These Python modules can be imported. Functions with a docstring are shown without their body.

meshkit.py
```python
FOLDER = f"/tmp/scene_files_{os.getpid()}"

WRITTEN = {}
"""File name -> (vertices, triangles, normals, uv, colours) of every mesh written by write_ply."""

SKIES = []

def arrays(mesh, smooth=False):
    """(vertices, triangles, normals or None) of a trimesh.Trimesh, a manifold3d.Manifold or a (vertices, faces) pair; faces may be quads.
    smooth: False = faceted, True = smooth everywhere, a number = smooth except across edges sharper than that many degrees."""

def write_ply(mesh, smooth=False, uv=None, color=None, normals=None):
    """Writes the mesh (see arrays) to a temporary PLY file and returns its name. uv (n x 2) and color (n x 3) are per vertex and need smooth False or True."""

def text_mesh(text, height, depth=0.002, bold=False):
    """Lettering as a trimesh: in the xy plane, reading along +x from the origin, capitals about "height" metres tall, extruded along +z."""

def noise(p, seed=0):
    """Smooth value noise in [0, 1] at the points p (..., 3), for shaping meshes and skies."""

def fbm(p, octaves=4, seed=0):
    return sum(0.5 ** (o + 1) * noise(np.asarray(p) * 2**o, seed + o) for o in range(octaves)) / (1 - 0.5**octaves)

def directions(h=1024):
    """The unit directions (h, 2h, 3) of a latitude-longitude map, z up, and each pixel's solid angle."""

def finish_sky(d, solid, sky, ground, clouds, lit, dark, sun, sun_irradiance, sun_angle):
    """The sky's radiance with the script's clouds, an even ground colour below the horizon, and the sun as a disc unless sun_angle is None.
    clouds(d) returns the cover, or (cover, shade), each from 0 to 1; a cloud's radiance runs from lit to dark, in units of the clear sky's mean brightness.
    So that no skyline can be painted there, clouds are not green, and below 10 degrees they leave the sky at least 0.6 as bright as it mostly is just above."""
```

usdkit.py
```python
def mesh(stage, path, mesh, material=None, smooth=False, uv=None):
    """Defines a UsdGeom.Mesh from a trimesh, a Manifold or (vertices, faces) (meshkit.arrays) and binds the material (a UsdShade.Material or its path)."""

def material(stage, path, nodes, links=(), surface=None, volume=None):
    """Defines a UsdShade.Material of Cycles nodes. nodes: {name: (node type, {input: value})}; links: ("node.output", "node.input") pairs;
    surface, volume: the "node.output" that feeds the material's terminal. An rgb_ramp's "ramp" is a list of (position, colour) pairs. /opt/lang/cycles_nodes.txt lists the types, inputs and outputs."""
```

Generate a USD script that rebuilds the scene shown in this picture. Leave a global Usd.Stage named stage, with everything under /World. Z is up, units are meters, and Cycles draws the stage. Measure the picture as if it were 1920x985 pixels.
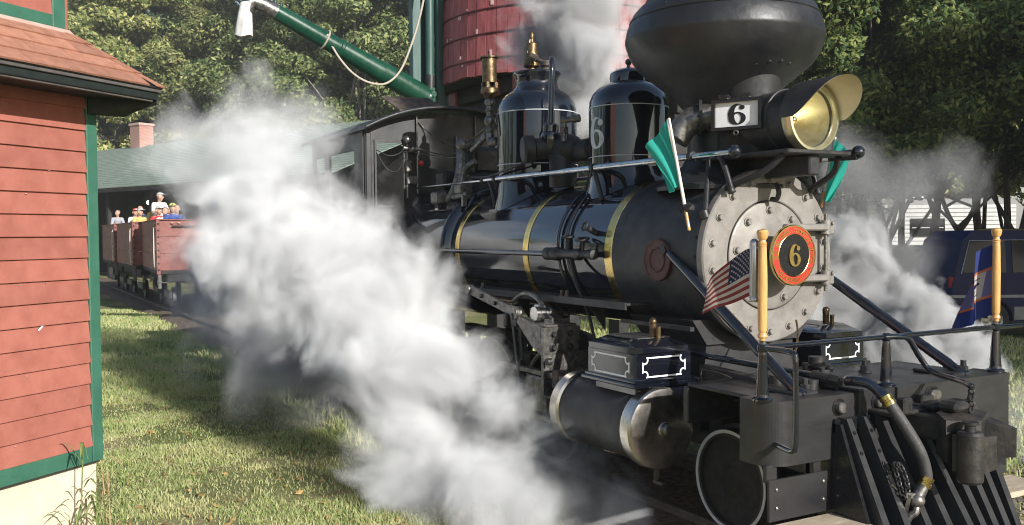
import math, random
import numpy as np
import trimesh
import manifold3d as m3
from shapely.geometry import Polygon, Point, box as sbox
from shapely import affinity, union_all
import usdkit, meshkit
from pxr import Usd, UsdGeom, UsdLux, UsdShade, Gf, Sdf, Vt

# ------------------------------------------------------------------ stage, camera, sky, sun
stage = Usd.Stage.CreateInMemory()
UsdGeom.Xform.Define(stage, '/World')
UsdGeom.Scope.Define(stage, '/World/Looks')
L = '/World/Looks/'
PI = math.pi

cam = UsdGeom.Camera.Define(stage, '/World/camera')
yaw, pitch, roll = 0.5105, 0.0307, -0.0071
fw = np.array([-math.cos(yaw) * math.cos(pitch), math.sin(yaw) * math.cos(pitch), -math.sin(pitch)])
rt = np.cross(fw, [0, 0, 1]); rt /= np.linalg.norm(rt); upv = np.cross(rt, fw)
rt2 = rt * math.cos(roll) + upv * math.sin(roll); up2 = -rt * math.sin(roll) + upv * math.cos(roll)
cm = np.eye(4); cm[0, :3] = rt2; cm[1, :3] = up2; cm[2, :3] = -fw; cm[3, :3] = (4.967, -4.876, 2.018)
cam.AddTransformOp().Set(Gf.Matrix4d(cm.tolist()))
cam.CreateHorizontalApertureAttr(36.0)
cam.CreateFocalLengthAttr(36 * 1754 / 1920.)
cam.CreateExposureAttr(0.52)

SUN_AZ, SUN_EL = math.radians(9), math.radians(23.5)
sdir = np.array([math.cos(SUN_EL) * math.cos(SUN_AZ), math.cos(SUN_EL) * math.sin(SUN_AZ), math.sin(SUN_EL)])
sun = UsdLux.DistantLight.Define(stage, '/World/sun')
sun.CreateNormalizeAttr(True); sun.CreateIntensityAttr(1.25); sun.CreateAngleAttr(0.5); sun.CreateColorAttr((1.0, 0.975, 0.93))
_x = np.cross([0, 0, 1], sdir); _x /= np.linalg.norm(_x); _y = np.cross(sdir, _x)
sm = np.eye(4); sm[0, :3] = _x; sm[1, :3] = _y; sm[2, :3] = sdir
sun.AddTransformOp().Set(Gf.Matrix4d(sm.tolist()))
sky_m = usdkit.material(stage, L + 'sky', {
    "s": ("sky_texture", {"sky_type": "single_scattering", "sun_disc": False, "sun_elevation": SUN_EL, "sun_rotation": math.atan2(sdir[0], sdir[1])}),
    "b": ("background_shader", {"strength": 0.09})}, [("s.color", "b.color")], surface="b.background")
dome = UsdLux.DomeLight.Define(stage, '/World/sky')
UsdShade.MaterialBindingAPI.Apply(dome.GetPrim()).Bind(sky_m)

# ------------------------------------------------------------------ scene graph helpers
_names = {}
def numbered(parent, name):
    k = (parent, name); n = _names.get(k, 0); _names[k] = n + 1
    return f"{parent}/{name}" + (f"_{n:03d}" if n else "")

_rs = np.random.RandomState(77)
def rnd_primvar(pr, m, per):
    """A random number for each leaf, blade or board, in the vertex data (per: vertices in one piece; 0 = the whole mesh is one piece)."""
    n = len(UsdGeom.Mesh(pr).GetPointsAttr().Get())
    v = np.repeat(_rs.uniform(0, 1, n // per), per) if per else np.full(n, _rs.uniform(0, 1))
    UsdGeom.PrimvarsAPI(pr).CreatePrimvar('rnd', Sdf.ValueTypeNames.FloatArray, 'vertex').Set(Vt.FloatArray.FromNumpy(v.astype(np.float32)))
def keys(prim, label=None, cat=None, group=None, kind=None):
    for k, v in (('label', label), ('category', cat), ('group', group), ('kind', kind)):
        if v: prim.SetCustomDataByKey(k, v)

EACH = {'conduit', 'lubricator', 'cab_valve', 'board_bracket', 'truck', 'deck_casting', 'wood_block', 'rail_nut', 'guide_bar', 'truck_frame', 'plate_hanger', 'step_iron', 'pull_cable', 'cross_wire', 'valve_casing', 'brace_eye', 'turret_casting', 'headlight_platform', 'platform_arm', 'middle_blue'}
class Thing:
    def __init__(s, name, label, cat, loc=(0, 0, 0), rotz=0., group=None, scale=None):
        s.path = numbered('/World', name); s.loc = np.array(loc, float); s.rotz = rotz
        x = UsdGeom.Xform.Define(stage, s.path); x.AddTranslateOp().Set(Gf.Vec3d(*map(float, loc)))
        if rotz: x.AddRotateZOp().Set(math.degrees(rotz))
        if scale is not None: x.AddScaleOp().Set(Gf.Vec3f(*map(float, scale)))
        s.prim = x.GetPrim(); keys(s.prim, label, cat, group)
    def part(s, name, mesh, m, smooth=32, parent=None, label=None, world=True, kind=None, per=None):
        """A part. world: the mesh is given in world coordinates and is brought to the thing's own frame."""
        if isinstance(mesh, (list, tuple)) and name in EACH: return [s.part(name, q, m, smooth, parent, label, world, kind) for q in mesh][0]
        if isinstance(mesh, (list, tuple)): mesh = cat(mesh)
        if world:
            mesh = mesh.copy(); v = np.array(mesh.vertices) - s.loc
            c, q = math.cos(-s.rotz), math.sin(-s.rotz)
            mesh.vertices = np.stack([c * v[:, 0] - q * v[:, 1], q * v[:, 0] + c * v[:, 1], v[:, 2]], 1)
        p = numbered(parent or s.path, name)
        pr = usdkit.mesh(stage, p, mesh, m, smooth).GetPrim()
        if per is not None or m.GetPrim().GetName() in ISLAND: rnd_primvar(pr, m, per or 0)
        keys(pr, label, None, None, kind)
        return p

def copy_of(t, name, label, cat, loc, rotz=0., group=None, scale=None):
    n = Thing(name, label, cat, loc, rotz, group, scale)
    n.prim.GetReferences().AddInternalReference(t.path); n.prim.SetInstanceable(True)
    return n

def single(name, mesh, m, smooth=32, label=None, cat=None, group=None, kind=None, per=None):
    if isinstance(mesh, (list, tuple)): mesh = globals()['cat_'](mesh)
    p = numbered('/World', name)
    pr = usdkit.mesh(stage, p, mesh, m, smooth).GetPrim(); keys(pr, label, cat, group, kind)
    if per: rnd_primvar(pr, m, per)
    return p

# ------------------------------------------------------------------ mesh helpers (world coordinates)
def cat(ms): return trimesh.util.concatenate(list(ms))
cat_ = cat
def frame(d):
    d = np.array(d, float); d /= np.linalg.norm(d)
    a = np.array([0, 0, 1.]) if abs(d[2]) < .9 else np.array([1., 0, 0])
    u = np.cross(a, d); u /= np.linalg.norm(u)
    return u, np.cross(d, u), d
def bx(c, s, bev=0.0, rz=0., R=None):
    """A box with chamfered edges."""
    h = np.array(s, float) / 2
    if bev <= 0:
        m = trimesh.creation.box(2 * h)
    else:
        b = min(bev, h.min() * .9); pts = []
        for sx in (-1, 1):
            for sy in (-1, 1):
                for sz in (-1, 1):
                    q = np.array([sx, sy, sz])
                    for k in range(3):
                        o = np.full(3, b); o[k] = 0
                        pts.append(q * (h - o))
        m = trimesh.convex.convex_hull(np.array(pts))
    if rz: R = trimesh.transformations.rotation_matrix(rz, [0, 0, 1])[:3, :3]
    if R is not None: m.vertices = m.vertices @ np.array(R).T
    m.apply_translation(c); return m
def span(a, b, bev=0.0): # box from corner a to corner b
    a, b = np.array(a, float), np.array(b, float); return bx((a + b) / 2, np.abs(b - a), bev)
def hull(p): return trimesh.convex.convex_hull(np.array(p, float))
def bar(a, b, w, h, up=(0, 0, 1), bev=0.0):
    a, b = np.array(a, float), np.array(b, float); d = b - a; l = np.linalg.norm(d); d /= l
    s = np.cross(d, up); s /= np.linalg.norm(s); u = np.cross(s, d)
    return bx((a + b) / 2, (l, w, h), bev, R=np.stack([d, s, u], 1))
def lathe(prof, o, axis=(0, 0, 1), n=32):
    """prof: (radius, distance along axis) pairs."""
    u, v, d = frame(axis); o = np.array(o, float); A = np.arange(n) * 2 * PI / n
    ring = np.cos(A)[:, None] * u + np.sin(A)[:, None] * v
    vs, idx = [], []
    for r, t in prof:
        if r < 1e-6: idx.append([len(vs)] * n); vs.append(o + d * t)
        else:
            idx.append(list(range(len(vs), len(vs) + n))); vs.extend(o + d * t + ring * r)
    f = []
    for a, b in zip(idx[:-1], idx[1:]):
        for i in range(n):
            j = (i + 1) % n
            if a[i] != a[j]: f.append((a[i], a[j], b[j]))
            if b[i] != b[j]: f.append((a[i], b[j], b[i]))
    return trimesh.Trimesh(np.array(vs), np.array(f), process=False)
def cyl(a, b, r, n=20, r2=None, bev=0.0):
    a, b = np.array(a, float), np.array(b, float); l = np.linalg.norm(b - a); r2 = r if r2 is None else r2
    pr = [(0, 0), (r - bev, 0)] + ([(r, bev)] if bev else []) + ([(r2, l - bev)] if bev else []) + [(r2 - bev, l), (0, l)]
    return lathe(pr, a, b - a, n)
def ball(c, r, k=2, s=(1, 1, 1)):
    m = trimesh.creation.icosphere(k, r); m.vertices = m.vertices * np.array(s) + np.array(c, float); return m
def spline(pts, n=8):
    p = np.array(pts, float); p = np.vstack([2 * p[0] - p[1], p, 2 * p[-1] - p[-2]]); out = []
    for i in range(1, len(p) - 2):
        for t in np.linspace(0, 1, n, endpoint=False):
            out.append(.5 * ((2 * p[i]) + (-p[i - 1] + p[i + 1]) * t + (2 * p[i - 1] - 5 * p[i] + 4 * p[i + 1] - p[i + 2]) * t * t + (-p[i - 1] + 3 * p[i] - 3 * p[i + 1] + p[i + 2]) * t ** 3))
    return np.array(out + [p[-2]])
def tube(pts, r, n=10):
    p = np.array(pts, float); rr = np.broadcast_to(np.array(r, float), (len(p),))
    t = np.gradient(p, axis=0); t /= np.linalg.norm(t, axis=1, keepdims=True)
    u, v, _ = frame(t[0]); vs = []; A = np.arange(n) * 2 * PI / n
    for i in range(len(p)):
        u = u - t[i] * (u @ t[i]); u /= np.linalg.norm(u); v = np.cross(t[i], u)
        vs.append(p[i] + rr[i] * (np.cos(A)[:, None] * u + np.sin(A)[:, None] * v))
    V = np.vstack(vs + [p[:1], p[-1:]]); f = []
    for i in range(len(p) - 1):
        for j in range(n):
            k = (j + 1) % n; a, b, c, d = i * n + j, i * n + k, (i + 1) * n + k, (i + 1) * n + j
            f += [(a, b, c), (a, c, d)]
    e = len(p) * n
    for j in range(n):
        k = (j + 1) % n
        f += [(e, k, j), (e + 1, (len(p) - 1) * n + j, (len(p) - 1) * n + k)]
    return trimesh.Trimesh(V, np.array(f), process=False)
def torus(c, axis, R, r, n=48, m=10):
    return lathe([(R + r * math.cos(a), r * math.sin(a)) for a in np.linspace(0, 2 * PI, m + 1)], c, axis, n)
def extr(poly, depth, o, u, v):
    """Extrudes a polygon given in the axes u, v at o along u x v."""
    u, v, o = np.array(u, float), np.array(v, float), np.array(o, float); n = np.cross(u, v)
    ms = []
    for g in getattr(poly, 'geoms', [poly]):
        if g.is_empty: continue
        m = trimesh.creation.extrude_polygon(g, depth, engine='earcut'); p = m.vertices
        m.vertices = o + p[:, :1] * u + p[:, 1:2] * v + p[:, 2:] * n; ms.append(m)
    return cat(ms)
def bolt(p, d, r=.018, h=.018, washer=True):
    p, d = np.array(p, float), np.array(d, float); d = d / np.linalg.norm(d)
    ms = [lathe([(r, 0), (r, h * .85), (r * .8, h), (0, h)], p, d, 6)]
    if washer: ms.append(lathe([(r * 1.45, 0), (r * 1.45, h * .22), (r, h * .25)], p, d, 12))
    return cat(ms)
def rivet(p, d, r=.012): return lathe([(r, 0), (r * .85, r * .45), (r * .45, r * .75), (0, r * .85)], p, d, 8)

def digit_six(h):
    e = lambda x, y, a, b: affinity.scale(Point(x, y).buffer(1, 32), a, b)
    cres = e(0, .5, .34, .5).difference(e(.075, .5, .185, .445))
    cres = cres.intersection(union_all([sbox(-1, -1, .02, 2), sbox(-1, .80, .30, 2)]))
    g = union_all([cres, e(.2, .815, .105, .105), e(.01, .305, .335, .305).difference(e(.015, .30, .145, .245))])
    return affinity.scale(g, h, h, origin=(0, 0))

# ------------------------------------------------------------------ materials
def wmat(name, c1, c2=None, rough=(.5, .5), metal=0., scale=6., bump=0., bscale=30., coat=0., detail=5., spec=.5, lo=.35, hi=.65, dist=.01, stretch=None, island=0.):
    """Paint, metal, wood: two tones mixed by noise, uneven gloss, fine relief."""
    c2 = c2 or c1
    n = {"g": ("geometry", {}), "mp": ("mapping", {"scale": stretch or (1, 1, 1)}), "n": ("noise_texture", {"scale": scale, "detail": detail, "roughness": .6}),
         "r": ("rgb_ramp", {"ramp": [(lo, c1), (hi, c2)]}), "p": ("principled_bsdf", {"metallic": metal, "coat_weight": coat, "specular_ior_level": spec})}
    l = [("g.position", "mp.vector"), ("mp.vector", "n.vector"), ("n.fac", "r.fac")]
    if island:
        ISLAND.add(name); n["rn"] = ("attribute", {"attribute": "rnd"}); n["h"] = ("hsv", {}); n["iv"] = ("map_range", {"to_min": 1 - island, "to_max": 1 + island}); l += [("rn.fac", "iv.value"), ("iv.result", "h.value"), ("r.color", "h.color"), ("h.color", "p.base_color")]
    else: l.append(("r.color", "p.base_color"))
    n["n2"] = ("noise_texture", {"scale": scale * 2.3, "detail": 4.}); n["rr"] = ("map_range", {"from_min": .3, "from_max": .7, "to_min": rough[0], "to_max": rough[1], "clamp": True})
    l += [("mp.vector", "n2.vector"), ("n2.fac", "rr.value"), ("rr.result", "p.roughness")]
    if bump:
        n["n3"] = ("noise_texture", {"scale": bscale, "detail": 4.}); n["b"] = ("bump", {"strength": bump, "distance": dist}); l += [("mp.vector", "n3.vector"), ("n3.fac", "b.height"), ("b.normal", "p.normal")]
    return usdkit.material(stage, L + name, n, l, surface="p.BSDF")

M = {}
ISLAND = set()
M['gloss'] = wmat('gloss_black_paint', (.004, .0055, .010), (.008, .009, .0145), (.05, .11), scale=2.5, bump=.09, bscale=3.2, dist=.02, coat=1.)
M['satin'] = wmat('satin_black_paint', (.014, .014, .016), (.030, .029, .029), (.42, .62), scale=4, bump=.12, bscale=40)
M['stack'] = wmat('stack_black_paint', (.009, .009, .011), (.020, .020, .021), (.34, .52), scale=3, bump=.25, bscale=14, dist=.012)
M['iron'] = wmat('black_iron', (.010, .010, .011), (.030, .028, .027), (.35, .6), scale=9, bump=.2, bscale=50)
M['beam'] = wmat('beam_black_paint', (.013, .013, .015), (.028, .027, .027), (.28, .46), scale=3, bump=.15, bscale=25, stretch=(1, .35, 1))
M['rust'] = wmat('dusty_iron', (.03, .026, .022), (.10, .075, .055), (.55, .75), scale=14, bump=.3, bscale=60)
M['cabp'] = wmat('cab_black_paint', (.010, .010, .011), (.028, .026, .025), (.35, .6), scale=2.2, bump=.1, bscale=12)
M['grey'] = wmat('graphite_paint', (.18, .165, .148), (.26, .24, .218), (.42, .58), metal=.25, scale=7, bump=.08, bscale=35)
M['brass'] = wmat('polished_brass', (.62, .44, .14), (.72, .55, .22), (.12, .26), metal=1., scale=8)
M['bronze'] = wmat('dull_bronze', (.070, .048, .028), (.20, .14, .07), (.32, .5), metal=.8, scale=18, bump=.2, bscale=60)
M['gold'] = wmat('reflector_gold', (.66, .61, .40), (.74, .69, .48), (.32, .44), metal=1., scale=5)
M['cream'] = wmat('visor_inside', (.62, .52, .33), (.70, .60, .40), (.30, .4), scale=5)
M['steel'] = wmat('bright_steel', (.50, .49, .47), (.66, .64, .61), (.16, .32), metal=1., scale=12, bump=.08, bscale=50)
M['head'] = wmat('cylinder_head_steel', (.50, .46, .41), (.60, .56, .51), (.20, .30), metal=1., scale=3, bump=.03, bscale=40)
M['rail'] = wmat('handrail_steel', (.42, .44, .48), (.60, .62, .66), (.10, .2), metal=1., scale=12)
M['dullst'] = wmat('worn_steel', (.10, .095, .088), (.26, .245, .225), (.3, .5), metal=.8, scale=20, bump=.2, bscale=60)
M['white'] = wmat('white_paint', (.72, .73, .74), (.80, .80, .80), (.35, .45), scale=10)
M['lineg'] = wmat('pale_line_paint', (.42, .44, .46), (.52, .53, .54), (.3, .4), scale=10)
M['red'] = wmat('plate_red_enamel', (.42, .028, .022), (.50, .04, .03), (.25, .35), scale=12)
M['wheelblk'] = wmat('matt_black_wheel', (.008, .008, .008), (.016, .015, .014), (.6, .8), scale=8)
M['camper'] = wmat('camper_white', (.46, .46, .46), (.54, .54, .53), (.4, .5), scale=3)
M['campgap'] = wmat('camper_groove', (.20, .20, .20), (.26, .26, .26), (.4, .5), scale=3)
M['medal'] = wmat('faded_red_plate', (.050, .018, .016), (.085, .026, .022), (.45, .6), scale=16, bump=.3, bscale=60)
M['blackp'] = wmat('plate_black_enamel', (.006, .006, .007), (.009, .009, .010), (.2, .3), scale=12)
M['staff'] = wmat('varnished_wood', (.50, .26, .08), (.66, .38, .14), (.22, .34), scale=9, stretch=(9, 9, 1), coat=.4)
M['pale'] = wmat('bleached_wood', (.58, .54, .46), (.70, .66, .58), (.5, .65), scale=9, stretch=(9, 9, 1))
M['tread'] = wmat('tan_timber', (.34, .27, .19), (.50, .42, .31), (.7, .85), scale=6, stretch=(6, 1, 6), bump=.3, bscale=20)
M['coupler'] = wmat('worn_coupler_iron', (.012, .011, .010), (.05, .042, .035), (.45, .65), scale=9, bump=.3, bscale=40, lo=.4, hi=.75)
M['rubber'] = wmat('black_rubber_hose', (.028, .028, .028), (.055, .053, .05), (.55, .75), scale=10, bump=.25, bscale=70)
M['teal'] = usdkit.material(stage, L + 'teal_cloth', {"g": ("geometry", {}), "n": ("noise_texture", {"scale": 160., "detail": 2.}), "r": ("rgb_ramp", {"ramp": [(.3, (.03, .46, .36)), (.7, (.05, .54, .44))]}),
    "d": ("principled_bsdf", {"roughness": .75}), "t": ("translucent_bsdf", {"color": (.06, .62, .5)}), "m": ("mix_closure", {"fac": .4})},
    [("g.position", "n.vector"), ("n.fac", "r.fac"), ("r.color", "d.base_color"), ("d.BSDF", "m.closure1"), ("t.BSDF", "m.closure2")], surface="m.closure")
def cloth(name, c, t=.3):
    return usdkit.material(stage, L + name, {"d": ("principled_bsdf", {"roughness": .8, "base_color": c}), "t": ("translucent_bsdf", {"color": c}), "m": ("mix_closure", {"fac": t})},
        [("d.BSDF", "m.closure1"), ("t.BSDF", "m.closure2")], surface="m.closure")
M['flred'], M['flwht'], M['flblu'] = cloth('flag_red', (.24, .04, .038)), cloth('flag_white', (.56, .50, .46)), cloth('flag_navy', (.022, .028, .075))
M['blue'], M['orange'] = cloth('flag_blue', (.022, .040, .19)), cloth('flag_orange', (.60, .16, .05))
M['plastic'] = usdkit.material(stage, L + 'clear_plastic_tube', {"d": ("principled_bsdf", {"base_color": (.42, .43, .47), "roughness": .12, "metallic": .7})}, surface="d.BSDF")
M['glass'] = usdkit.material(stage, L + 'lamp_glass', {"f": ("fresnel", {"IOR": 1.22}), "t": ("transparent_bsdf", {}), "g": ("glossy_bsdf", {"roughness": .02, "color": (1, 1, 1)}), "m": ("mix_closure", {})},
    [("f.fac", "m.fac"), ("t.BSDF", "m.closure1"), ("g.BSDF", "m.closure2")], surface="m.closure")
M['darkglass'] = usdkit.material(stage, L + 'dark_glass', {"p": ("principled_bsdf", {"base_color": (.006, .007, .009), "roughness": .08, "specular_ior_level": .22})}, surface="p.BSDF")
M['siding'] = wmat('red_siding_paint', (.270, .088, .062), (.335, .115, .084), (.5, .7), scale=7, bump=.25, bscale=30, stretch=(1, 1, 1), island=.07, dist=.004)
M['green'] = wmat('green_trim_paint', (.030, .108, .070), (.042, .135, .090), (.4, .55), scale=6, bump=.15, bscale=30)
M['conc'] = wmat('pale_concrete', (.56, .47, .35), (.66, .57, .43), (.8, .95), scale=4, bump=.35, bscale=25)
M['shing'] = wmat('red_brown_shingle', (.27, .122, .078), (.36, .168, .108), (.8, .95), scale=14, bump=.5, bscale=160, island=.13, dist=.004)
M['flash'] = wmat('pale_flashing', (.42, .27, .22), (.52, .36, .30), (.6, .8), scale=10)
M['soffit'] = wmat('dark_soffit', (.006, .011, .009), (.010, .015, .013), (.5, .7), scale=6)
M['drip'] = wmat('grey_drip_edge', (.07, .062, .06), (.11, .10, .095), (.4, .6), scale=9)
M['tank'] = wmat('tank_red_paint', (.21, .045, .048), (.30, .085, .085), (.5, .7), scale=5, stretch=(3, 3, .5), bump=.3, bscale=14, island=.12)
M['tankfleck'] = wmat('tank_worn_paint', (.50, .32, .30), (.62, .45, .42), (.6, .8), scale=10)
M['hoop'] = wmat('iron_hoop', (.05, .012, .014), (.10, .02, .02), (.4, .6), scale=10)
M['spout'] = wmat('spout_green_paint', (.004, .040, .022), (.008, .058, .033), (.22, .38), scale=5, bump=.08, bscale=20)
M['post'] = wmat('tower_green_paint', (.018, .058, .050), (.03, .08, .068), (.4, .55), scale=6, stretch=(1, 1, .2))
M['rope'] = wmat('pale_rope', (.34, .29, .23), (.46, .40, .33), (.8, .9), scale=60)
M['canvas'] = wmat('grey_white_canvas', (.50, .48, .46), (.66, .64, .61), (.8, .9), scale=8)
M['roofgrn'] = wmat('grey_green_roof', (.19, .235, .19), (.235, .28, .23), (.6, .8), scale=1.2, stretch=(1, 1, 1))
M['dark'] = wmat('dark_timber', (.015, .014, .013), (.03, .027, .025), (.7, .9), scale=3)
M['coach'] = wmat('red_brown_coach_paint', (.17, .050, .038), (.23, .072, .055), (.5, .65), scale=4, bump=.1, bscale=20)
M['tie'] = wmat('weathered_tie', (.06, .05, .04), (.11, .095, .08), (.8, .95), scale=8, bump=.4, bscale=30)
M['van'] = wmat('dark_blue_car_paint', (.005, .010, .055), (.007, .014, .066), (.42, .5), scale=3, spec=.2)
M['carblk'] = wmat('black_car_paint', (.008, .009, .010), (.012, .012, .014), (.35, .45), scale=3, coat=.1)
M['cargry'] = wmat('silver_car_paint', (.22, .23, .24), (.26, .27, .28), (.2, .3), scale=3, coat=.6)
M['tyre'] = wmat('tyre_rubber', (.018, .018, .018), (.03, .03, .03), (.7, .85), scale=9)
M['alloy'] = wmat('wheel_alloy', (.30, .30, .31), (.40, .40, .41), (.25, .4), metal=.8, scale=9)
M['skin'] = wmat('skin', (.46, .27, .19), (.52, .32, .23), (.5, .6), scale=12)
M['hair'] = wmat('brown_hair', (.035, .022, .014), (.06, .04, .025), (.5, .7), scale=60)
M['hairw'] = wmat('white_hair', (.5, .5, .5), (.62, .62, .62), (.6, .7), scale=60)
for nm, c in dict(yellow=(.50, .37, .12), pink=(.55, .25, .25), redshirt=(.42, .03, .04), blueshirt=(.03, .06, .22), white=(.70, .70, .70), greyshirt=(.30, .30, .33), capgrey=(.34, .34, .33), capyel=(.50, .50, .12), capred=(.45, .05, .03), black=(.02, .02, .02), darkblue=(.02, .03, .07)).items():
    M['cl_' + nm] = wmat('cloth_' + nm, c, tuple(x * 1.15 for x in c), (.8, .9), scale=30)
M['brick'] = usdkit.material(stage, L + 'chimney_brick', {"t": ("texture_coordinate", {}), "b": ("brick_texture", {"scale": 5., "color1": (.30, .11, .08), "color2": (.38, .17, .12), "mortar": (.42, .36, .32), "mortar_size": .03}), "mp": ("mapping", {"rotation": (PI / 2, 0, 0)}),
    "p": ("principled_bsdf", {"roughness": .85})}, [("t.object", "mp.vector"), ("mp.vector", "b.vector"), ("b.color", "p.base_color")], surface="p.BSDF")

# ------------------------------------------------------------------ ground, track
GZ = -.12
def ground_mat():
    n = {"g": ("geometry", {}), "n1": ("noise_texture", {"scale": .55, "detail": 5., "roughness": .6}), "r1": ("rgb_ramp", {"ramp": [(.35, (.15, .19, .065)), (.5, (.26, .26, .11)), (.66, (.40, .33, .18))]}),
         "n2": ("noise_texture", {"scale": 26., "detail": 5., "roughness": .7}), "mx": ("mix", {"mix_type": "multiply", "fac": .8}), "r2": ("rgb_ramp", {"ramp": [(.3, (.35, .35, .35)), (.7, (1.3, 1.3, 1.3))]}),
         "p": ("principled_bsdf", {"roughness": .95, "specular_ior_level": .1}), "b": ("bump", {"strength": .8, "distance": .05})}
    return usdkit.material(stage, L + 'meadow', n, [("g.position", "n1.vector"), ("g.position", "n2.vector"), ("n1.fac", "r1.fac"), ("n2.fac", "r2.fac"), ("r1.color", "mx.color1"), ("r2.color", "mx.color2"),
        ("mx.color", "p.base_color"), ("n2.fac", "b.height"), ("b.normal", "p.normal")], surface="p.BSDF")
def gheight(x, y):
    p = np.stack([np.asarray(x) * .5, np.asarray(y) * .5, np.zeros_like(np.asarray(x, float))], -1)
    return GZ - .06 + .10 * meshkit.fbm(p, 3, 5)
xs = np.concatenate([[-400, -150, -80, -45, -30], np.linspace(-22, 8, 91), [14, 30, 60, 120, 400]])
ys = np.concatenate([[-400, -150, -70, -35, -18], np.linspace(-9, 18, 82), [25, 40, 70, 150, 400]])
gx, gy = np.meshgrid(xs, ys, indexing='ij')
gv = np.stack([gx, gy, gheight(gx, gy)], -1).reshape(-1, 3)
ii = np.arange(gx.size).reshape(gx.shape)
gf = np.stack([ii[:-1, :-1], ii[1:, :-1], ii[1:, 1:], ii[:-1, 1:]], -1).reshape(-1, 4)
single('ground', trimesh.Trimesh(gv, np.vstack([gf[:, [0, 1, 2]], gf[:, [0, 2, 3]]]), process=False), ground_mat(), True, kind='structure')

bed_m = wmat('track_bed_gravel', (.075, .055, .038), (.24, .17, .115), (.85, .95), scale=16, bump=.9, bscale=38, dist=.04)
def bed():
    X = np.linspace(-46, 14, 241); Y = np.linspace(-1.3, 1.5, 25); a, b = np.meshgrid(X, Y, indexing='ij')
    edge = np.clip((1.3 - np.abs(b)) / .45, 0, 1)
    z = GZ - .05 + .10 * edge + .03 * (meshkit.fbm(np.stack([a * 3, b * 3, 0 * a], -1), 3, 9) - .5)
    b2 = b + .25 * (meshkit.fbm(np.stack([a * .9, b * .2, 0 * a + 4], -1), 3, 2) - .5)
    v = np.stack([a, b2, z], -1).reshape(-1, 3); i = np.arange(a.size).reshape(a.shape)
    q = np.stack([i[:-1, :-1], i[1:, :-1], i[1:, 1:], i[:-1, 1:]], -1).reshape(-1, 4)
    return trimesh.Trimesh(v, np.vstack([q[:, [0, 1, 2]], q[:, [0, 2, 3]]]), process=False)
single('track_bed', bed(), bed_m, True, kind='structure')
trk = Thing('railway_track', 'narrow steel railway track on timber ties under the train', 'railway track', (0, 0, -.1))
for s in (-1, 1):
    y = s * .475
    trk.part('rail', [span((-46, y - .03, -.025), (14, y + .03, 0), .006), span((-46, y - .008, -.09), (14, y + .008, -.02)), span((-46, y - .05, -.1), (14, y + .05, -.088))], M['tie'])
rng = random.Random(4)
for k in range(24):
    x = 6.0 - .58 * k
    trk.part('tie', bx((x, rng.uniform(-.03, .03), -.135), (.2, 1.75, .09), .01, rz=rng.uniform(-.03, .03)), M['tie'])
rs = np.random.RandomState(3)
def stones(n, xr, yr, smin, smax, z0):
    base = trimesh.creation.icosahedron(); out = []
    for k in range(n):
        s = rs.uniform(smin, smax); m = base.copy(); m.vertices = m.vertices * rs.uniform(.6, 1.2, (12, 1)) * s * np.array([1, rs.uniform(.7, 1.2), .6])
        m.apply_translation([rs.uniform(*xr), rs.uniform(*yr), z0 + s * .1]); out.append(m)
    return out
single('ballast_stones', stones(900, (-.8, 2.6), (.9, 4.5), .015, .05, GZ) + stones(700, (-4, .5), (-1.7, -.8), .012, .035, GZ - .01), wmat('ballast_stone', (.10, .085, .07), (.30, .25, .20), (.8, .9), scale=12, island=.4), False, per=12,
       label='loose brown ballast stones beside the rails', cat='gravel', kind='stuff')

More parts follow.
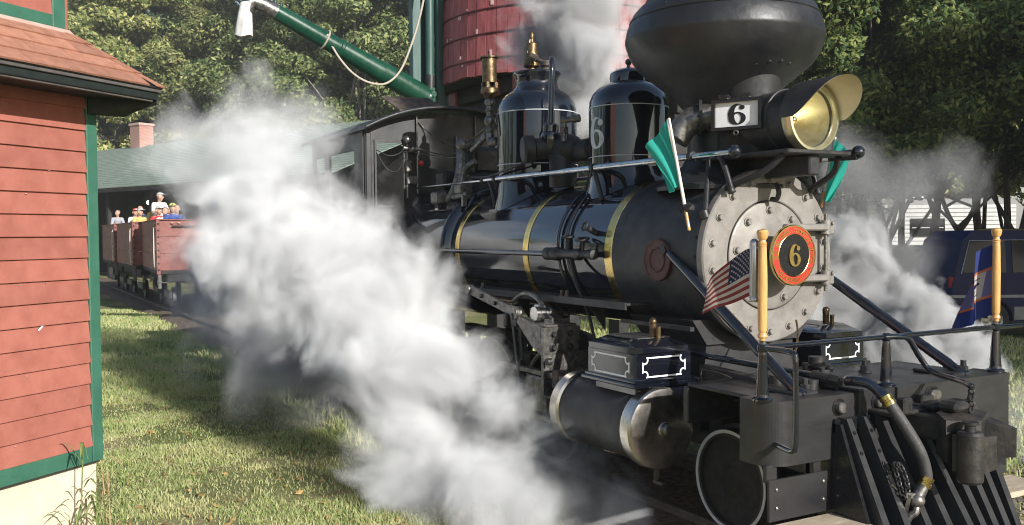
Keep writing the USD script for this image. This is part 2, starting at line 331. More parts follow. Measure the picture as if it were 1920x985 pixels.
# ------------------------------------------------------------------ steam locomotive (front towards +x, boiler axis y=0, z=1.85)
H = 1.85
X_, Y_, Z_ = np.eye(3)
loco = Thing('steam_locomotive', 'black steam locomotive with a huge bulbous smokestack, brass boiler bands and number six', 'locomotive', (-3, 0, 0))
P = loco.part
# boiler
P('boiler', lathe([(0, 0), (.598, 0), (.598, 4.2), (0, 4.2)], (-5.3, 0, H), X_, 96), M['gloss'], 40)
P('firebox', lathe([(0, 0), (.70, 0), (.70, 1.22), (.67, 1.27), (.60, 1.30)], (-5.3, 0, H - .02), X_, 80), M['gloss'], 40)
for xb, wb in ((-1.16, .105), (-2.46, .085), (-3.88, .085)):
    P('boiler_band', lathe([(.600, 0), (.607, .004), (.607, wb - .004), (.600, wb)], (xb, 0, H), X_, 96), M['brass'], 40)
smk = P('smokebox', lathe([(0, 0), (.606, 0), (.606, 1.03), (0, 1.03)], (-1.055, 0, H), X_, 96), M['satin'], 40)
for a in range(28):
    t = 2 * PI * a / 28
    P('rivet', rivet((-.07, .606 * math.cos(t), H + .606 * math.sin(t)), (0, math.cos(t), math.sin(t)), .011), M['satin'], parent=smk)
med = P('builder_plate', lathe([(0, 0), (.155, 0), (.155, .03), (.145, .034), (.135, .028), (0, .028)], (-.47, -.592, H - .03), (0, -1, 0), 40), M['medal'])
P('raised_ring', torus((-.47, -.622, H - .03), (0, -1, 0), .085, .006, 36, 6), M['medal'], parent=med)
# smokebox front ring, door, hinges, number plate
ring = sbox(0, 0, 0, 0)
rg = P('smokebox_front', lathe([(.395, .0), (.395, .055), (.402, .062), (.612, .062), (.622, .052), (.622, 0), (.395, 0)], (-.03, 0, H), X_, 96), M['grey'], 35)
for a in range(18):
    t = 2 * PI * (a + .5) / 18
    P('bolt', bolt((.032, .545 * math.cos(t), H + .545 * math.sin(t)), X_, .021, .03), M['grey'], parent=rg)
dr = P('smokebox_door', lathe([(0, .055), (.20, .055), (.24, .048), (.30, .035), (.372, .03), (.385, .02), (.385, -.03)], (.01, 0, H), X_, 80), M['grey'], 35)
for a in range(9):
    t = 2 * PI * (a + .32) / 9
    P('bolt', bolt((.042, .325 * math.cos(t), H + .325 * math.sin(t)), X_, .023, .03), M['grey'], parent=dr)
P('door_seal', lathe([(.386, 0), (.396, 0), (.396, .012), (.386, .012)], (-.01, 0, H), X_, 80), M['iron'])
for zz in (H + .20, H - .17):
    h = P('door_hinge', [bar((.075, .10, zz), (.105, .49, zz), .05, .065, (1, 0, 0), .01), cyl((.09, .50, zz - .05), (.09, .50, zz + .05), .035, 16), bx((.055, .56, zz), (.05, .10, .11), .01)], M['grey'])
    P('bolt', bolt((.08, .575, zz + .03), X_, .015, .02), M['grey'], parent=h)
P('hinge_pin', cyl((.09, .50, H - .27), (.09, .50, H + .30), .013, 12), M['dullst'])
pc = np.array((.255, 0, H + .005))
P('plate_stem', cyl((.05, 0, H), (.235, 0, H), .05, 20), M['iron'])
pl = P('number_plate', lathe([(0, -.02), (.205, -.02), (.212, -.012), (.212, .006), (.207, .012), (.199, .012), (.196, .006), (0, .006)], pc, X_, 64), M['brass'])
P('red_rim', lathe([(.150, .006), (.150, .0085), (.197, .0085), (.197, .006)], pc, X_, 64), M['red'], parent=pl)
P('centre_disc', lathe([(0, .0095), (.144, .0095), (.144, .006)], pc, X_, 64), M['blackp'], parent=pl)
P('inner_rim', torus(pc + (.008, 0, 0), X_, .147, .0045, 64, 8), M['brass'], parent=pl)
P('digit_six', extr(affinity.translate(digit_six(.155), 0, -.078), .014, pc + (.006, 0, 0), Y_, Z_), M['brass'], parent=pl)
def arc_text(txt, r, h, a0, a1, inward=False):
    ms = []
    for ch, a in zip(txt, np.linspace(a0, a1, len(txt))):
        if ch == ' ': continue
        m = meshkit.text_mesh(ch, h, .004, True); m.apply_translation([-m.bounds[:, 0].mean(), -h / 2, 0])
        v = m.vertices; rad = np.array([math.cos(a), math.sin(a)]); up_ = -rad if inward else rad; ri = np.array([up_[1], -up_[0]])
        q = rad * r + v[:, :1] * ri + v[:, 1:2] * up_
        m.vertices = pc + np.stack([.007 + v[:, 2], q[:, 0], q[:, 1]], 1); ms.append(m)
    return cat(ms)
dg = math.radians
for q_ in [arc_text('THE BALDWIN LOCOMOTIVE WORKS', .1735, .027, dg(186), dg(-16)), arc_text('PHILADELPHIA U.S.A.', .1735, .027, dg(214), dg(333), True)]: P('lettering', q_, M['brass'], False, parent=pl)
# headlight platform and headlight
P('headlight_platform', [span((-.35, -.30, 2.535), (.50, .30, 2.565), .008), span((-.30, -.05, 2.40), (.45, .05, 2.54), .01)], M['iron'])
for s in (-1, 1):
    P('platform_bracket', tube(spline([(.42, s * .26, 2.53), (.30, s * .33, 2.42), (.02, s * .40, 2.32)], 6), .022, 8), M['iron'])
P('lifting_hook', tube(spline([(.11, -.02, 2.36), (.14, -.02, 2.30), (.12, -.02, 2.25), (.07, -.02, 2.25)], 6), .018, 10), M['iron'])
hc = np.array((0, 0, 2.79))
hl = P('headlight', lathe([(0, -.42), (.17, -.42), (.20, -.40), (.212, -.36), (.212, .36), (.225, .365), (.225, .40), (.205, .42), (.198, .42), (.198, .05), (0, .05)], hc, X_, 56), M['satin'], 35)
P('lamp_rim', lathe([(.200, .37), (.232, .37), (.240, .385), (.240, .425), (.228, .45), (.212, .452), (.203, .44), (.200, .42)], hc, X_, 64), M['gold'], 40, parent=hl)
P('reflector', lathe([(.012, .10)] + [(r, .10 + .30 * (r / .2) ** 2) for r in np.linspace(.03, .2, 12)], hc, X_, 64), M['gold'], True, parent=hl)
P('lamp_burner', [cyl(hc + (.10, 0, 0), hc + (.24, 0, 0), .014, 12), ball(hc + (.25, 0, 0), .028)], M['brass'], parent=hl)
P('lamp_glass', lathe([(0, .425), (.202, .425)], hc, X_, 48), M['glass'], True, parent=hl)
def visor(r, t0, inner):
    A = np.linspace(-1.62, 1.62, 41); vs = []
    for a in A:
        ln = .40 + (.34 * max(0, math.cos(a * .93)) ** .5)
        for k in np.linspace(0, 1, 8):
            x = .375 + (ln - .375) * k
            vs.append((x, math.sin(a) * r, 2.79 + math.cos(a) * r))
    vs = np.array(vs); i = np.arange(41 * 8).reshape(41, 8)
    q = np.stack([i[:-1, :-1], i[1:, :-1], i[1:, 1:], i[:-1, 1:]], -1).reshape(-1, 4)
    f = np.vstack([q[:, [0, 1, 2]], q[:, [0, 2, 3]]])
    return trimesh.Trimesh(vs, f[:, ::-1] if inner else f, process=False)
vz = P('visor', visor(.248, 0, False), M['satin'], True, parent=hl)
P('visor_lining', visor(.2435, 0, True), M['cream'], True, parent=hl, label='pale gold lining of the headlight visor')
P('headlight_band', lathe([(.213, 0), (.222, .004), (.222, .03), (.213, .034)], hc + (.18, 0, 0), X_, 48), M['satin'], parent=hl)
# number board, angled towards the side
e = np.array((.90, .44, 0)); e /= np.linalg.norm(e); nb = np.array((e[1], -e[0], 0)); bc = np.array((.02, -.30, 2.84))
nbp = P('number_board', extr(sbox(-.182, -.108, .182, .108).difference(sbox(-.158, -.086, .158, .086)), .05, bc - nb * .03, e, Z_), M['blackp'])
P('board_panel', extr(sbox(-.160, -.088, .160, .088), .012, bc - nb * .012, e, Z_), M['white'], parent=nbp, label='white number panel')
P('digit_six', extr(affinity.scale(affinity.translate(digit_six(.145), 0, -.0725), 1.3, 1, origin=(0, 0)), .003, bc - nb * 0.0, e, Z_), M['blackp'], parent=nbp)
P('board_housing', hull([bc + e * a + Z_ * b - nb * c for a, c in ((-.175, .035), (.175, .035), (-.10, .20), (.12, .20)) for b in (-.104, .104)]), M['satin'], parent=nbp)
for a in (-.09, .07): P('hinge', [bx(bc + e * a + Z_ * .120, (.07, .05, .035), .006, rz=math.atan2(e[1], e[0])), cyl(bc + e * (a - .035) + Z_ * .128 + nb * .015, bc + e * (a + .035) + Z_ * .128 + nb * .015, .014, 10)], M['iron'], parent=nbp)
P('latch', torus(bc + Z_ * -.130 + nb * .02, nb, .016, .005, 14, 6), M['dullst'], parent=nbp)
# cinder drum below the stack, with its elbow
P('cinder_drum', lathe([(0, 0), (.225, 0), (.235, .02), (.235, .36), (.225, .40), (.215, .42), (.215, .62), (0, .62)], (-.17, 0, 2.56), Z_, 40), M['wheelblk'])
cf = P('drum_flange', lathe([(.20, 0), (.275, 0), (.275, .022), (.20, .022)], (-.10, 0, 3.15), (-.34, 0, 1), 40), M['satin'])
for a in range(16):
    t = 2 * PI * a / 16
    P('bolt', bolt((-.10 + .235 * math.cos(t), .247 * math.sin(t), 3.15 + .08 * math.cos(t)), (.32, 0, -.95), .015, .024, False), M['satin'], parent=cf)
el = spline([(-.25, -.14, 2.86), (-.37, -.29, 2.86), (-.44, -.38, 2.80), (-.48, -.44, 2.70)], 8)
P('elbow_pipe', tube(el, .098, 24), M['dullst'], True)
ef = P('elbow_flange', lathe([(.09, 0), (.135, 0), (.135, .022), (.09, .022)], (-.365, -.285, 2.86), (-.62, -.78, 0), 30), M['satin'])
for a in range(8):
    t = 2 * PI * a / 8; u_, v_, d_ = frame((-.62, -.78, 0)); q = np.array((-.365, -.285, 2.86)) + .117 * (math.cos(t) * u_ + math.sin(t) * v_) + d_ * .022
    P('bolt', bolt(q, d_, .011, .014, False), M['iron'], parent=ef)
# smokestack
sk = P('smokestack', lathe([(.46, 2.36), (.40, 2.44), (.31, 2.52), (.26, 2.62), (.26, 2.80), (.30, 2.95), (.40, 3.06), (.53, 3.165), (.645, 3.26), (.705, 3.35), (.736, 3.445), (.738, 3.47), (.722, 3.55), (.700, 3.60), (.705, 3.603), (.675, 3.66), (.635, 3.705), (.59, 3.735), (.55, 3.75), (.55, 3.80), (.50, 3.82), (.42, 3.86), (.40, 3.9), (0, 3.9)], (-.45, 0, 0), Z_, 96), M['stack'], 22)
P('weld_seam', torus((-.45, 0, 3.603), Z_, .701, .006, 96, 6), M['stack'], parent=sk)
P('stack_rim', lathe([(.55, 0), (.572, .004), (.572, .06), (.55, .064)], (-.45, 0, 3.738), Z_, 72), M['satin'], parent=sk)
for a in range(40):
    t = 2 * PI * a / 40
    P('rivet', rivet((-.45 + .572 * math.cos(t), .572 * math.sin(t), 3.77), (math.cos(t), math.sin(t), 0), .010), M['satin'], parent=sk)
for t in (-1.0, -1.35, -.5, -.15): P('rivet', rivet((-.45 + .68 * math.cos(t), .68 * math.sin(t), 3.64), (math.cos(t), math.sin(t), .5), .012), M['satin'], parent=sk)
P('stack_saddle', lathe([(.50, 2.33), (.50, 2.36), (.46, 2.38)], (-.45, 0, 0), Z_, 48), M['satin'], parent=sk)
# sand dome
def skirt(cx, r, fl=.045, zt=2.58):
    A = np.linspace(0, 2 * PI, 65)[:-1]; rows = []
    for k, (f_, up_) in enumerate(((1.0, 1), (.45, .42), (.16, .14), (0, 0))):
        rr = r + fl * (1 - f_) ** 1.5
        x = cx + rr * np.cos(A); y = rr * np.sin(A); zs = H + np.sqrt(np.maximum(.602 ** 2 - y ** 2, .02))
        rows.append(np.stack([x, y, zs + (zt - zs) * up_], 1))
    V = np.vstack(rows); i = np.arange(4 * 64).reshape(4, 64); j = np.roll(i, -1, 1)
    q = np.stack([i[:-1], i[1:], j[1:], j[:-1]], -1).reshape(-1, 4)
    return trimesh.Trimesh(V, np.vstack([q[:, [0, 1, 2]], q[:, [0, 2, 3]]]), process=False)
def sil(*p): return lathe([(r, z) for r, z in p], (0, 0, 0), Z_, 64)
def dome(cx, prof): return lathe(prof, (cx, 0, 0), Z_, 72)
sd = P('sand_dome', dome(-1.65, [(.345, 2.40), (.345, 3.085), (.340, 3.15), (.318, 3.21), (.270, 3.265), (.205, 3.302), (.165, 3.315), (.160, 3.32), (.160, 3.392), (.150, 3.405), (.115, 3.43), (.05, 3.445), (.02, 3.45), (.014, 3.465), (.014, 3.475), (0, 3.475)]), M['gloss'], 38)
P('skirt', skirt(-1.65, .346), M['gloss'], True, parent=sd)
P('finial', ball((-1.65, 0, 3.498), .029), M['gloss'], True, parent=sd)
for z_ in (3.09, 2.665): P('white_line', lathe([(.3452, 0), (.3475, .001), (.3475, .008), (.3452, .009)], (-1.65, 0, z_), Z_, 72), M['lineg'], parent=sd)
def wrap_digit(h, cx, r, a0, z0):
    g = affinity.scale(digit_six(h), 1.05, 1, origin=(0, 0)); m = trimesh.creation.extrude_polygon(g.simplify(h * .004), .003, engine='earcut')
    m = m.subdivide_to_size(.03); v = m.vertices; a = a0 + v[:, 0] / r
    m.vertices = np.stack([cx + (r + v[:, 2]) * np.cos(a), (r + v[:, 2]) * np.sin(a), z0 + v[:, 1]], 1); return m
P('digit_six', wrap_digit(.27, -1.65, .3452, math.radians(-89), 2.735), M['lineg'], True, parent=sd)
for k, (dx, sy) in enumerate(((-.07, -1), (.07, -1))):
    A = np.linspace(math.radians(62), math.radians(-48), 22)
    P('sand_pipe', tube([(-1.78 + dx + .10 * max(0, .3 - math.sin(a)), -(.622) * math.cos(a), H + .622 * math.sin(a)) for a in A], .014, 8), M['gloss'], True)
# steam dome with valves
sm_ = P('steam_dome', dome(-3.2, [(.405, 2.40), (.405, 3.215), (.400, 3.27), (.378, 3.34), (.330, 3.40), (.262, 3.45), (.222, 3.485), (.208, 3.52), (.212, 3.56), (.232, 3.60), (.243, 3.615), (.243, 3.63), (.235, 3.64), (0, 3.645)]), M['gloss'], 38)
P('skirt', skirt(-3.2, .406), M['gloss'], True, parent=sm_)
for z_ in (3.218, 2.70): P('white_line', lathe([(.4052, 0), (.408, .001), (.408, .009), (.4052, .01)], (-3.2, 0, z_), Z_, 72), M['lineg'], parent=sm_)
sv = P('safety_valve', lathe([(0, 3.64), (.055, 3.64), (.055, 3.68), (.042, 3.69), (.042, 3.70), (.085, 3.72), (.085, 3.76), (.078, 3.78), (.070, 3.84), (.062, 3.86), (.062, 3.95), (.030, 3.965), (.024, 4.0), (.028, 4.01), (.028, 4.045), (.012, 4.075), (0, 4.08)], (-3.30, 0, 0), Z_, 16), M['bronze'], 30)
P('valve_casing', [span((-3.40, -.03, 3.72), (-3.34, .06, 3.95), .01), bar((-3.29, -.075, 3.74), (-3.28, -.03, 3.99), .016, .012)], M['bronze'], parent=sv)
P('relief_valve', [lathe([(0, 3.64), (.05, 3.64), (.05, 3.665), (.035, 3.67), (.06, 3.69), (.06, 3.72), (.045, 3.74), (0, 3.745)], (-3.05, .02, 0), Z_, 14), cyl((-3.06, 0, 3.72), (-3.16, -.05, 3.78), .022, 12), cyl((-3.13, -.035, 3.765), (-3.19, -.065, 3.80), .035, 8)], M['rust'])
P('steam_pipe', tube(spline([(-2.62, -.18, 3.645), (-2.58, -.20, 3.66), (-2.535, -.23, 3.64), (-2.505, -.25, 3.55), (-2.50, -.26, 3.35), (-2.50, -.27, 3.02)], 8), .027, 14), M['gloss'], True)
tg = P('steam_turret', [lathe([(0, 0), (.05, 0), (.075, .015), (.075, .075), (.06, .09), (.03, .10), (.03, .13), (0, .13)], (-2.50, -.27, 2.95), Z_, 24), lathe([(.04, -.2), (.09, -.1), (.10, 0), (.085, .04)], (-2.50, -.27, 2.92), Z_, 20)], M['gloss'])
P('pump_drum', [lathe([(0, 0), (.11, 0), (.13, .02), (.13, .10), (.10, .12), (.10, .30), (.12, .32), (.12, .40), (0, .41)], (-2.60, -.52, 2.80), (.30, .95, .05), 28)], M['satin'])
P('pump_body', [ball((-2.40, -.15, 2.80), .17, 3, (1, .9, .85)), lathe([(0, 0), (.12, 0), (.12, .3), (0, .3)], (-2.42, -.2, 2.45), Z_, 20), lathe([(0, 0), (.10, 0), (.10, .35), (0, .35)], (-2.4, -.1, 2.78), X_, 20)], M['satin'], True)
P('small_valve', [cyl((-2.30, -.25, 2.86), (-2.30, -.25, 3.07), .026, 12), cyl((-2.30, -.25, 2.93), (-2.30, -.25, 2.99), .042, 6), cyl((-2.32, -.27, 3.05), (-2.22, -.20, 3.06), .028, 10), cyl((-2.22, -.20, 3.06), (-2.17, -.165, 3.065), .036, 8)], M['dullst'])
P('oil_pipe', tube(spline([(-2.5, -.34, 2.74), (-2.9, -.45, 2.66), (-3.4, -.45, 2.60), (-3.9, -.40, 2.62)], 8), .010, 6), M['iron'], True)
# whistle
wx, wy = -3.75, -.25
wh = P('whistle', [lathe([(0, 3.86), (.075, 3.86), (.078, 3.85), (.078, 3.60), (.072, 3.60), (.072, 3.83)], (wx, wy, 0), Z_, 32), lathe([(.098, 3.858), (.098, 3.872), (.02, 3.885), (0, 3.90)], (wx, wy, 0), Z_, 32)], M['bronze'], 30)
for a in range(4):
    t = PI / 4 + PI / 2 * a
    P('whistle_leg', bx((wx + .07 * math.cos(t), wy + .07 * math.sin(t), 3.575), (.03, .03, .06)), M['bronze'], parent=wh)
P('whistle_cup', lathe([(0, 3.44), (.05, 3.44), (.075, 3.47), (.092, 3.49), (.092, 3.53), (.08, 3.55), (0, 3.55)], (wx, wy, 0), Z_, 24), M['bronze'], parent=wh)
P('whistle_valve', [cyl((wx, wy, 3.05), (wx, wy, 3.46), .034, 14), ball((wx, wy, 3.40), .055), ball((wx, wy, 3.20), .06), ball((wx + .05, wy, 3.39), .038), cyl((wx, wy, 3.30), (wx, wy, 3.33), .05, 6), cyl((wx, wy, 3.08), (wx, wy, 3.12), .05, 6), tube(spline([(wx, wy, 3.08), (wx + .02, wy, 3.00), (wx + .10, wy - .03, 2.96), (wx + .24, wy - .06, 2.97)], 6), .045, 12)], M['dullst'], True, parent=wh)
hw = np.array((-3.42, -.30, 3.18))
P('handwheel', [torus(hw, (.5, -.85, .1), .058, .008, 24, 8), cyl(hw, hw - np.array((.5, -.85, .1)) * .14, .010, 8)] + [bar(hw - q * .055, hw + q * .055, .009, .009, (.5, -.85, .1)) for q in (Z_, np.cross(Z_, (.5, -.85, 0)) / 1.0)], M['dullst'])
# handrails
for s in (-1, 1):
    x1 = .10 if s < 0 else .42
    hr = P('handrail', [cyl((x1, s * .42, 2.568), (-3.6, s * .42, 2.568), .026, 16), cyl((-3.6, s * .42, 2.568), (-5.25, s * .42, 2.568), .016, 12)], M['rail'], True)
    P('rail_knob', ball((x1 + .03, s * .42, 2.568), .047, 3), M['gloss'], True, parent=hr)
    for xb in (-.32, -1.58, -3.32, -3.58):
        P('rail_collar', cyl((xb - .02, s * .42, 2.568), (xb + .02, s * .42, 2.568), .036, 14), M['iron'], parent=hr)
    for xb in (-.02, -1.58, -3.45):
        P('rail_bracket', tube(spline([(xb, s * .42, 2.555), (xb + .06, s * .42, 2.45), (xb + .12, s * .415, 2.29)], 6), [.02] * 12 + [.028], 8), M['iron'], True, parent=hr)
P('platform_arm', [cyl((.02, .30, 2.535), (.46, .40, 2.535), .022, 12), hull([(-.2, .1, 2.51), (-.2, .1, 2.58), (-.2, .42, 2.53), (.3, .42, 2.52), (.3, .42, 2.55), (.2, .2, 2.51), (.2, .2, 2.58)])], M['iron'])
P('flag_stay', tube([(-.16, -.40, 2.53), (-.02, -.55, 2.16)], [.014, .020], 10), M['iron'])
P('stay_foot', lathe([(.034, 0), (.034, .05), (.02, .06), (0, .06)], (-.01, -.552, 2.12), (-.25, -.3, .9), 12), M['iron'])
# pipes and fittings on the boiler side
P('feed_pipe', cyl((-4.4, -.668, 1.845), (-1.92, -.668, 1.845), .024, 14), M['gloss'], True)
P('check_valve', [lathe([(.03, 0), (.055, .02), (.055, .10), (.045, .12), (.058, .14), (.058, .22), (.04, .25), (.04, .46), (.05, .48), (.05, .54), (.03, .56), (.03, .68), (.04, .70), (.04, .74), (0, .75)], (-1.95, -.668, 1.845), X_, 14), cyl((-1.60, -.668, 1.84), (-1.60, -.66, 1.98), .022, 10), cyl((-1.38, -.668, 1.84), (-1.38, -.668, 1.96), .012, 8)], M['iron'])
P('valve_wheel', torus((-1.38, -.668, 1.97), (.1, -.2, 1), .055, .009, 20, 6), M['iron'])
P('valve_wheel', torus((-1.60, -.665, 1.99), (.1, -.1, 1), .05, .009, 20, 6), M['iron'])
P('top_valve', [cyl((-1.31, -.58, 2.02), (-1.31, -.66, 2.06), .025, 10), torus((-1.31, -.69, 2.075), (0, -.9, .4), .035, .010, 16, 6)], M['iron'])
P('blow_pipe', tube(spline([(-1.55, -.665, 1.80), (-1.45, -.68, 1.60), (-1.30, -.66, 1.36), (-1.2, -.66, 1.1)], 6), .014, 8), M['iron'], True)
# running boards
for s in (-1, 1):
    y0, y1 = sorted((s * .56, s * .79))
    rb = P('running_board', [span((-5.2, y0, 1.478), (-.62, y1, 1.50), .004), span((-5.2, s * .79 - .008, 1.45), (-.62, s * .79 + .008, 1.504))], M['satin'])
    for xb in (-1.5, -1.58, -3.0): P('board_bolt', bolt((xb, s * .74, 1.50), Z_, .016, .05), M['dullst'], parent=rb)
    P('board_bracket', [hull([(x, s * .58, 1.48), (x + .02, s * .58, 1.48), (x, s * .76, 1.478), (x, s * .58, 1.25), (x + .02, s * .58, 1.25), (x + .02, s * .76, 1.478)]) for x in (-1.2, -2.4, -3.6)], M['iron'], parent=rb)
# saddle, frames
P('smokebox_saddle', [hull([(x, y, z) for x in (-.86, -.12) for (y, z) in ((-.58, 1.40), (.58, 1.40), (-.45, 1.22), (.45, 1.22))]), hull([(x, y, z) for x in (-.80, -.16) for (y, z) in ((-.42, 1.24), (.42, 1.24), (-.48, .60), (.48, .60))]), span((-.84, -.62, .92), (-.10, .62, .98), .01)], M['satin'])
P('saddle_flange', [extr(sbox(-.9, 0, -.08, .03), .035, (0, -.60, 1.33), X_, Z_)], M['satin'])
for s in (-1, 1):
    P('main_frame', [span((-5.6, s * .40 - .05, .50), (1.0, s * .40 + .05, .62), .01), span((-5.6, s * .40 - .05, .78), (1.0, s * .40 + .05, .90), .01)] + [span((x, s * .40 - .05, .5), (x + .14, s * .40 + .05, .9)) for x in (-5.5, -4.6, -3.6, -2.6, -1.7, -.9, -.1, .8)], M['iron'])
P('under_plate', [span((-.06, -.62, .905), (.86, .62, .93), .005), hull([(-.05, -.58, .92), (.80, -.62, .92), (-.05, -.58, 1.10), (.5, -.60, 1.08), (-.05, -.50, .92), (.80, -.54, .92), (-.05, -.50, 1.10), (.5, -.52, 1.08)])], M['iron'])
P('frame_line', tube(spline([(.0, -.605, 1.075), (.25, -.622, 1.07), (.55, -.635, 1.0), (.72, -.64, .955), (.40, -.63, .955), (.05, -.608, .985), (.0, -.605, 1.03), (.0, -.605, 1.075)], 5), .005, 6), M['rust'], True)
# cylinders and steam chests
for s in (-1, 1):
    cy = np.array((0, s * .945, .70))
    P('cylinder', lathe([(.10, -1.02), (.225, -1.0), (.225, -.94), (.255, -.93), (.255, -.10), (.23, -.09), (.23, -.05), (0, -.05)], cy, X_, 64), M['satin'], 35)
    P('cylinder_ring', lathe([(.2, -1.015), (.272, -1.01), (.276, -1.0), (.276, -.915), (.256, -.905)], cy, X_, 64), M['head'], 35)
    hd = P('cylinder_head', lathe([(.258, -.115), (.276, -.105), (.278, -.095), (.278, -.015), (.268, 0), (.245, .006), (.21, .010), (.15, .016), (.08, .019), (.05, .024), (.045, .034), (0, .036)], cy, X_, 72), M['head'], 25)
    P('head_nut', lathe([(.038, 0), (.038, .02), (.025, .035), (0, .037)], cy + (.034, 0, 0), X_, 10), M['dullst'], parent=hd)
    P('drain_cock', [cyl(cy + (.0 - .06, 0, -.27), cy + (-.06, 0, -.36), .022, 8), bx(cy + (-.03, 0, -.37), (.10, .04, .03), .005)], M['iron'])
    c2 = np.array((-.36, s * .87, 1.09)); hx, hy = .285, .245
    ch = P('steam_chest', [bx(c2 + (0, 0, -.10), (2 * hx + .07, 2 * hy + .07, .03), .008), bx(c2 + (0, 0, -.075), (2 * hx + .03, 2 * hy + .03, .025), .006), bx(c2 + (0, 0, .02), (2 * hx, 2 * hy, .20), .012), bx(c2 + (0, 0, -.17), (2 * hx - .08, 2 * hy - .08, .16), .01)], M['gloss'])
    octo = lambda k, z: [c2 + (sx * (hx + k - q), sy * (hy + k - p), z) for sx in (-1, 1) for sy in (-1, 1) for q, p in ((0, .07), (.07, 0))]
    P('chest_lid', [hull(octo(.02, .115) + octo(.02, .155)), hull(octo(.01, .155) + octo(-.07, .20))], M['gloss'], parent=ch)
    P('lid_tread', bx(c2 + (0, 0, .202), (.36, .28, .008), .003), M['dullst'], parent=ch)
    def border(w_, h_, q=.032):
        o = sbox(-w_, -h_, w_, h_); 
        for sx in (-1, 1):
            for sy in (-1, 1): o = o.difference(sbox(min(sx * w_, sx * (w_ - q)), min(sy * h_, sy * (h_ - q)), max(sx * w_, sx * (w_ - q)), max(sy * h_, sy * (h_ - q))).buffer(.0)).difference(Point(sx * (w_ - q * .6), sy * (h_ - q * .6)).buffer(q * .62))
        return o.difference(o.buffer(-.011, join_style=2))
    P('white_border', extr(border(.225, .07), .003, c2 + (0, s * (hy + .0005) - (.0 if s > 0 else 0), .018), (1, 0, 0) if s < 0 else (-1, 0, 0), Z_), M['white'], parent=ch)
    P('white_border', extr(border(.185, .07), .003, c2 + (hx + .0005, 0, .018), Y_, Z_), M['white'], parent=ch)
    P('oil_cup', [cyl(c2 + (.14, -s * .02, .2), c2 + (.14, -s * .02, .30), .025, 12), ball(c2 + (.14, -s * .02, .31), .028), cyl(c2 + (.20, -s * .02, .2), c2 + (.20, -s * .02, .28), .016, 10)], M['bronze'], parent=ch)
    # valve gear bracket, rocker and motion
    gy = P('guide_yoke', [hull([(-1.42, s * .68, 1.04), (-1.42, s * 1.02, 1.04), (-1.40, s * .68, 1.265), (-1.40, s * 1.02, 1.265), (-1.46, s * .68, 1.04), (-1.46, s * 1.02, 1.04), (-1.45, s * .68, 1.265), (-1.45, s * 1.02, 1.265)]), hull([(-1.46, s * .99, 1.04), (-1.46, s * .99, 1.265), (-1.60, s * .99, 1.10), (-1.85, s * .99, 1.28), (-1.80, s * .99, 1.33), (-1.46, s * 1.02, 1.04), (-1.46, s * 1.02, 1.265), (-1.60, s * 1.02, 1.10), (-1.85, s * 1.02, 1.28), (-1.80, s * 1.02, 1.33)]), span((-1.80, s * .70, 1.265), (-1.42, s * 1.0, 1.285), .004), span((-1.46, s * .50, .72), (-1.42, s * 1.02, 1.05), .006)], M['dullst'])
    for a in (.77, .93):
        for b in (1.10, 1.21): P('yoke_bolt', bolt((-1.41, s * a, b), X_, .022, .03), M['iron'], parent=gy)
    P('rock_shaft', [cyl((-1.62, s * .66, 1.36), (-1.62, s * .98, 1.36), .050, 20), cyl((-1.62, s * .94, 1.36), (-1.62, s * .985, 1.36), .060, 20), bx((-1.62, s * .80, 1.30), (.14, .10, .06), .01), bx((-1.74, s * .86, 1.40), (.08, .06, .06), .008)], M['steel'])
    lv = P('reversing_arm', [bar((-2.86, s * .95, 1.50), (-1.98, s * .95, 1.34), .022, .085, (0, 0, 1), .006), cyl((-2.86, s * .92, 1.50), (-2.86, s * .98, 1.50), .045, 14), cyl((-1.98, s * .92, 1.34), (-1.98, s * .98, 1.34), .06, 16)], M['dullst'])
    for k in (.3, .6): P('arm_hole', cyl((-2.86 + .88 * k, s * .97 - .012, 1.50 - .16 * k), (-2.86 + .88 * k, s * .97 + .012, 1.50 - .16 * k), .018, 12), M['blackp'], parent=lv)
    P('link_rod', [bar((-2.0, s * .98, 1.34), (-1.86, s * .98, .70), .018, .035, (1, 0, 0), .004), bar((-1.92, s * .95, 1.30), (-1.88, s * .95, .95), .02, .05, (1, 0, 0), .004), bx((-1.95, s * .96, 1.26), (.09, .06, .07), .01), bx((-2.12, s * .96, 1.27), (.06, .05, .12), .01)], M['iron'])
    P('curved_link', tube(spline([(-2.2, s * .86, 1.42), (-2.0, s * .86, 1.50), (-1.8, s * .86, 1.48), (-1.66, s * .86, 1.40)], 6), .02, 8), M['dullst'], True)
    P('guide_bar', [span((-2.25, s * .945 - .035, .86), (-1.0, s * .945 + .035, .90), .005), span((-2.25, s * .945 - .035, .50), (-1.0, s * .945 + .035, .54), .005)], M['dullst'])
    P('crosshead', [span((-1.75, s * .945 - .05, .55), (-1.45, s * .945 + .05, .85), .02), cyl((-1.5, s * .945, .70), (-.95, s * .945, .70), .03, 14)], M['dullst'])
    P('main_rod', bar((-1.6, s * 1.0, .70), (-3.2, s * .84, .42), .04, .09, (0, 0, 1), .01), M['dullst'])
    P('side_rod', bar((-2.05, s * .80, .42), (-4.35, s * .80, .42), .04, .09, (0, 0, 1), .01), M['dullst'])
    P('wood_block', [bx((-1.30, s * .93, .86), (.10, .12, .14), .01), bx((-1.12, s * .93, .87), (.08, .10, .13), .01)], M['rust'])
    P('bearing_cap', [cyl((-1.35, s * .99, 1.00), (-1.35, s * 1.03, 1.00), .03, 10)], M['iron'])
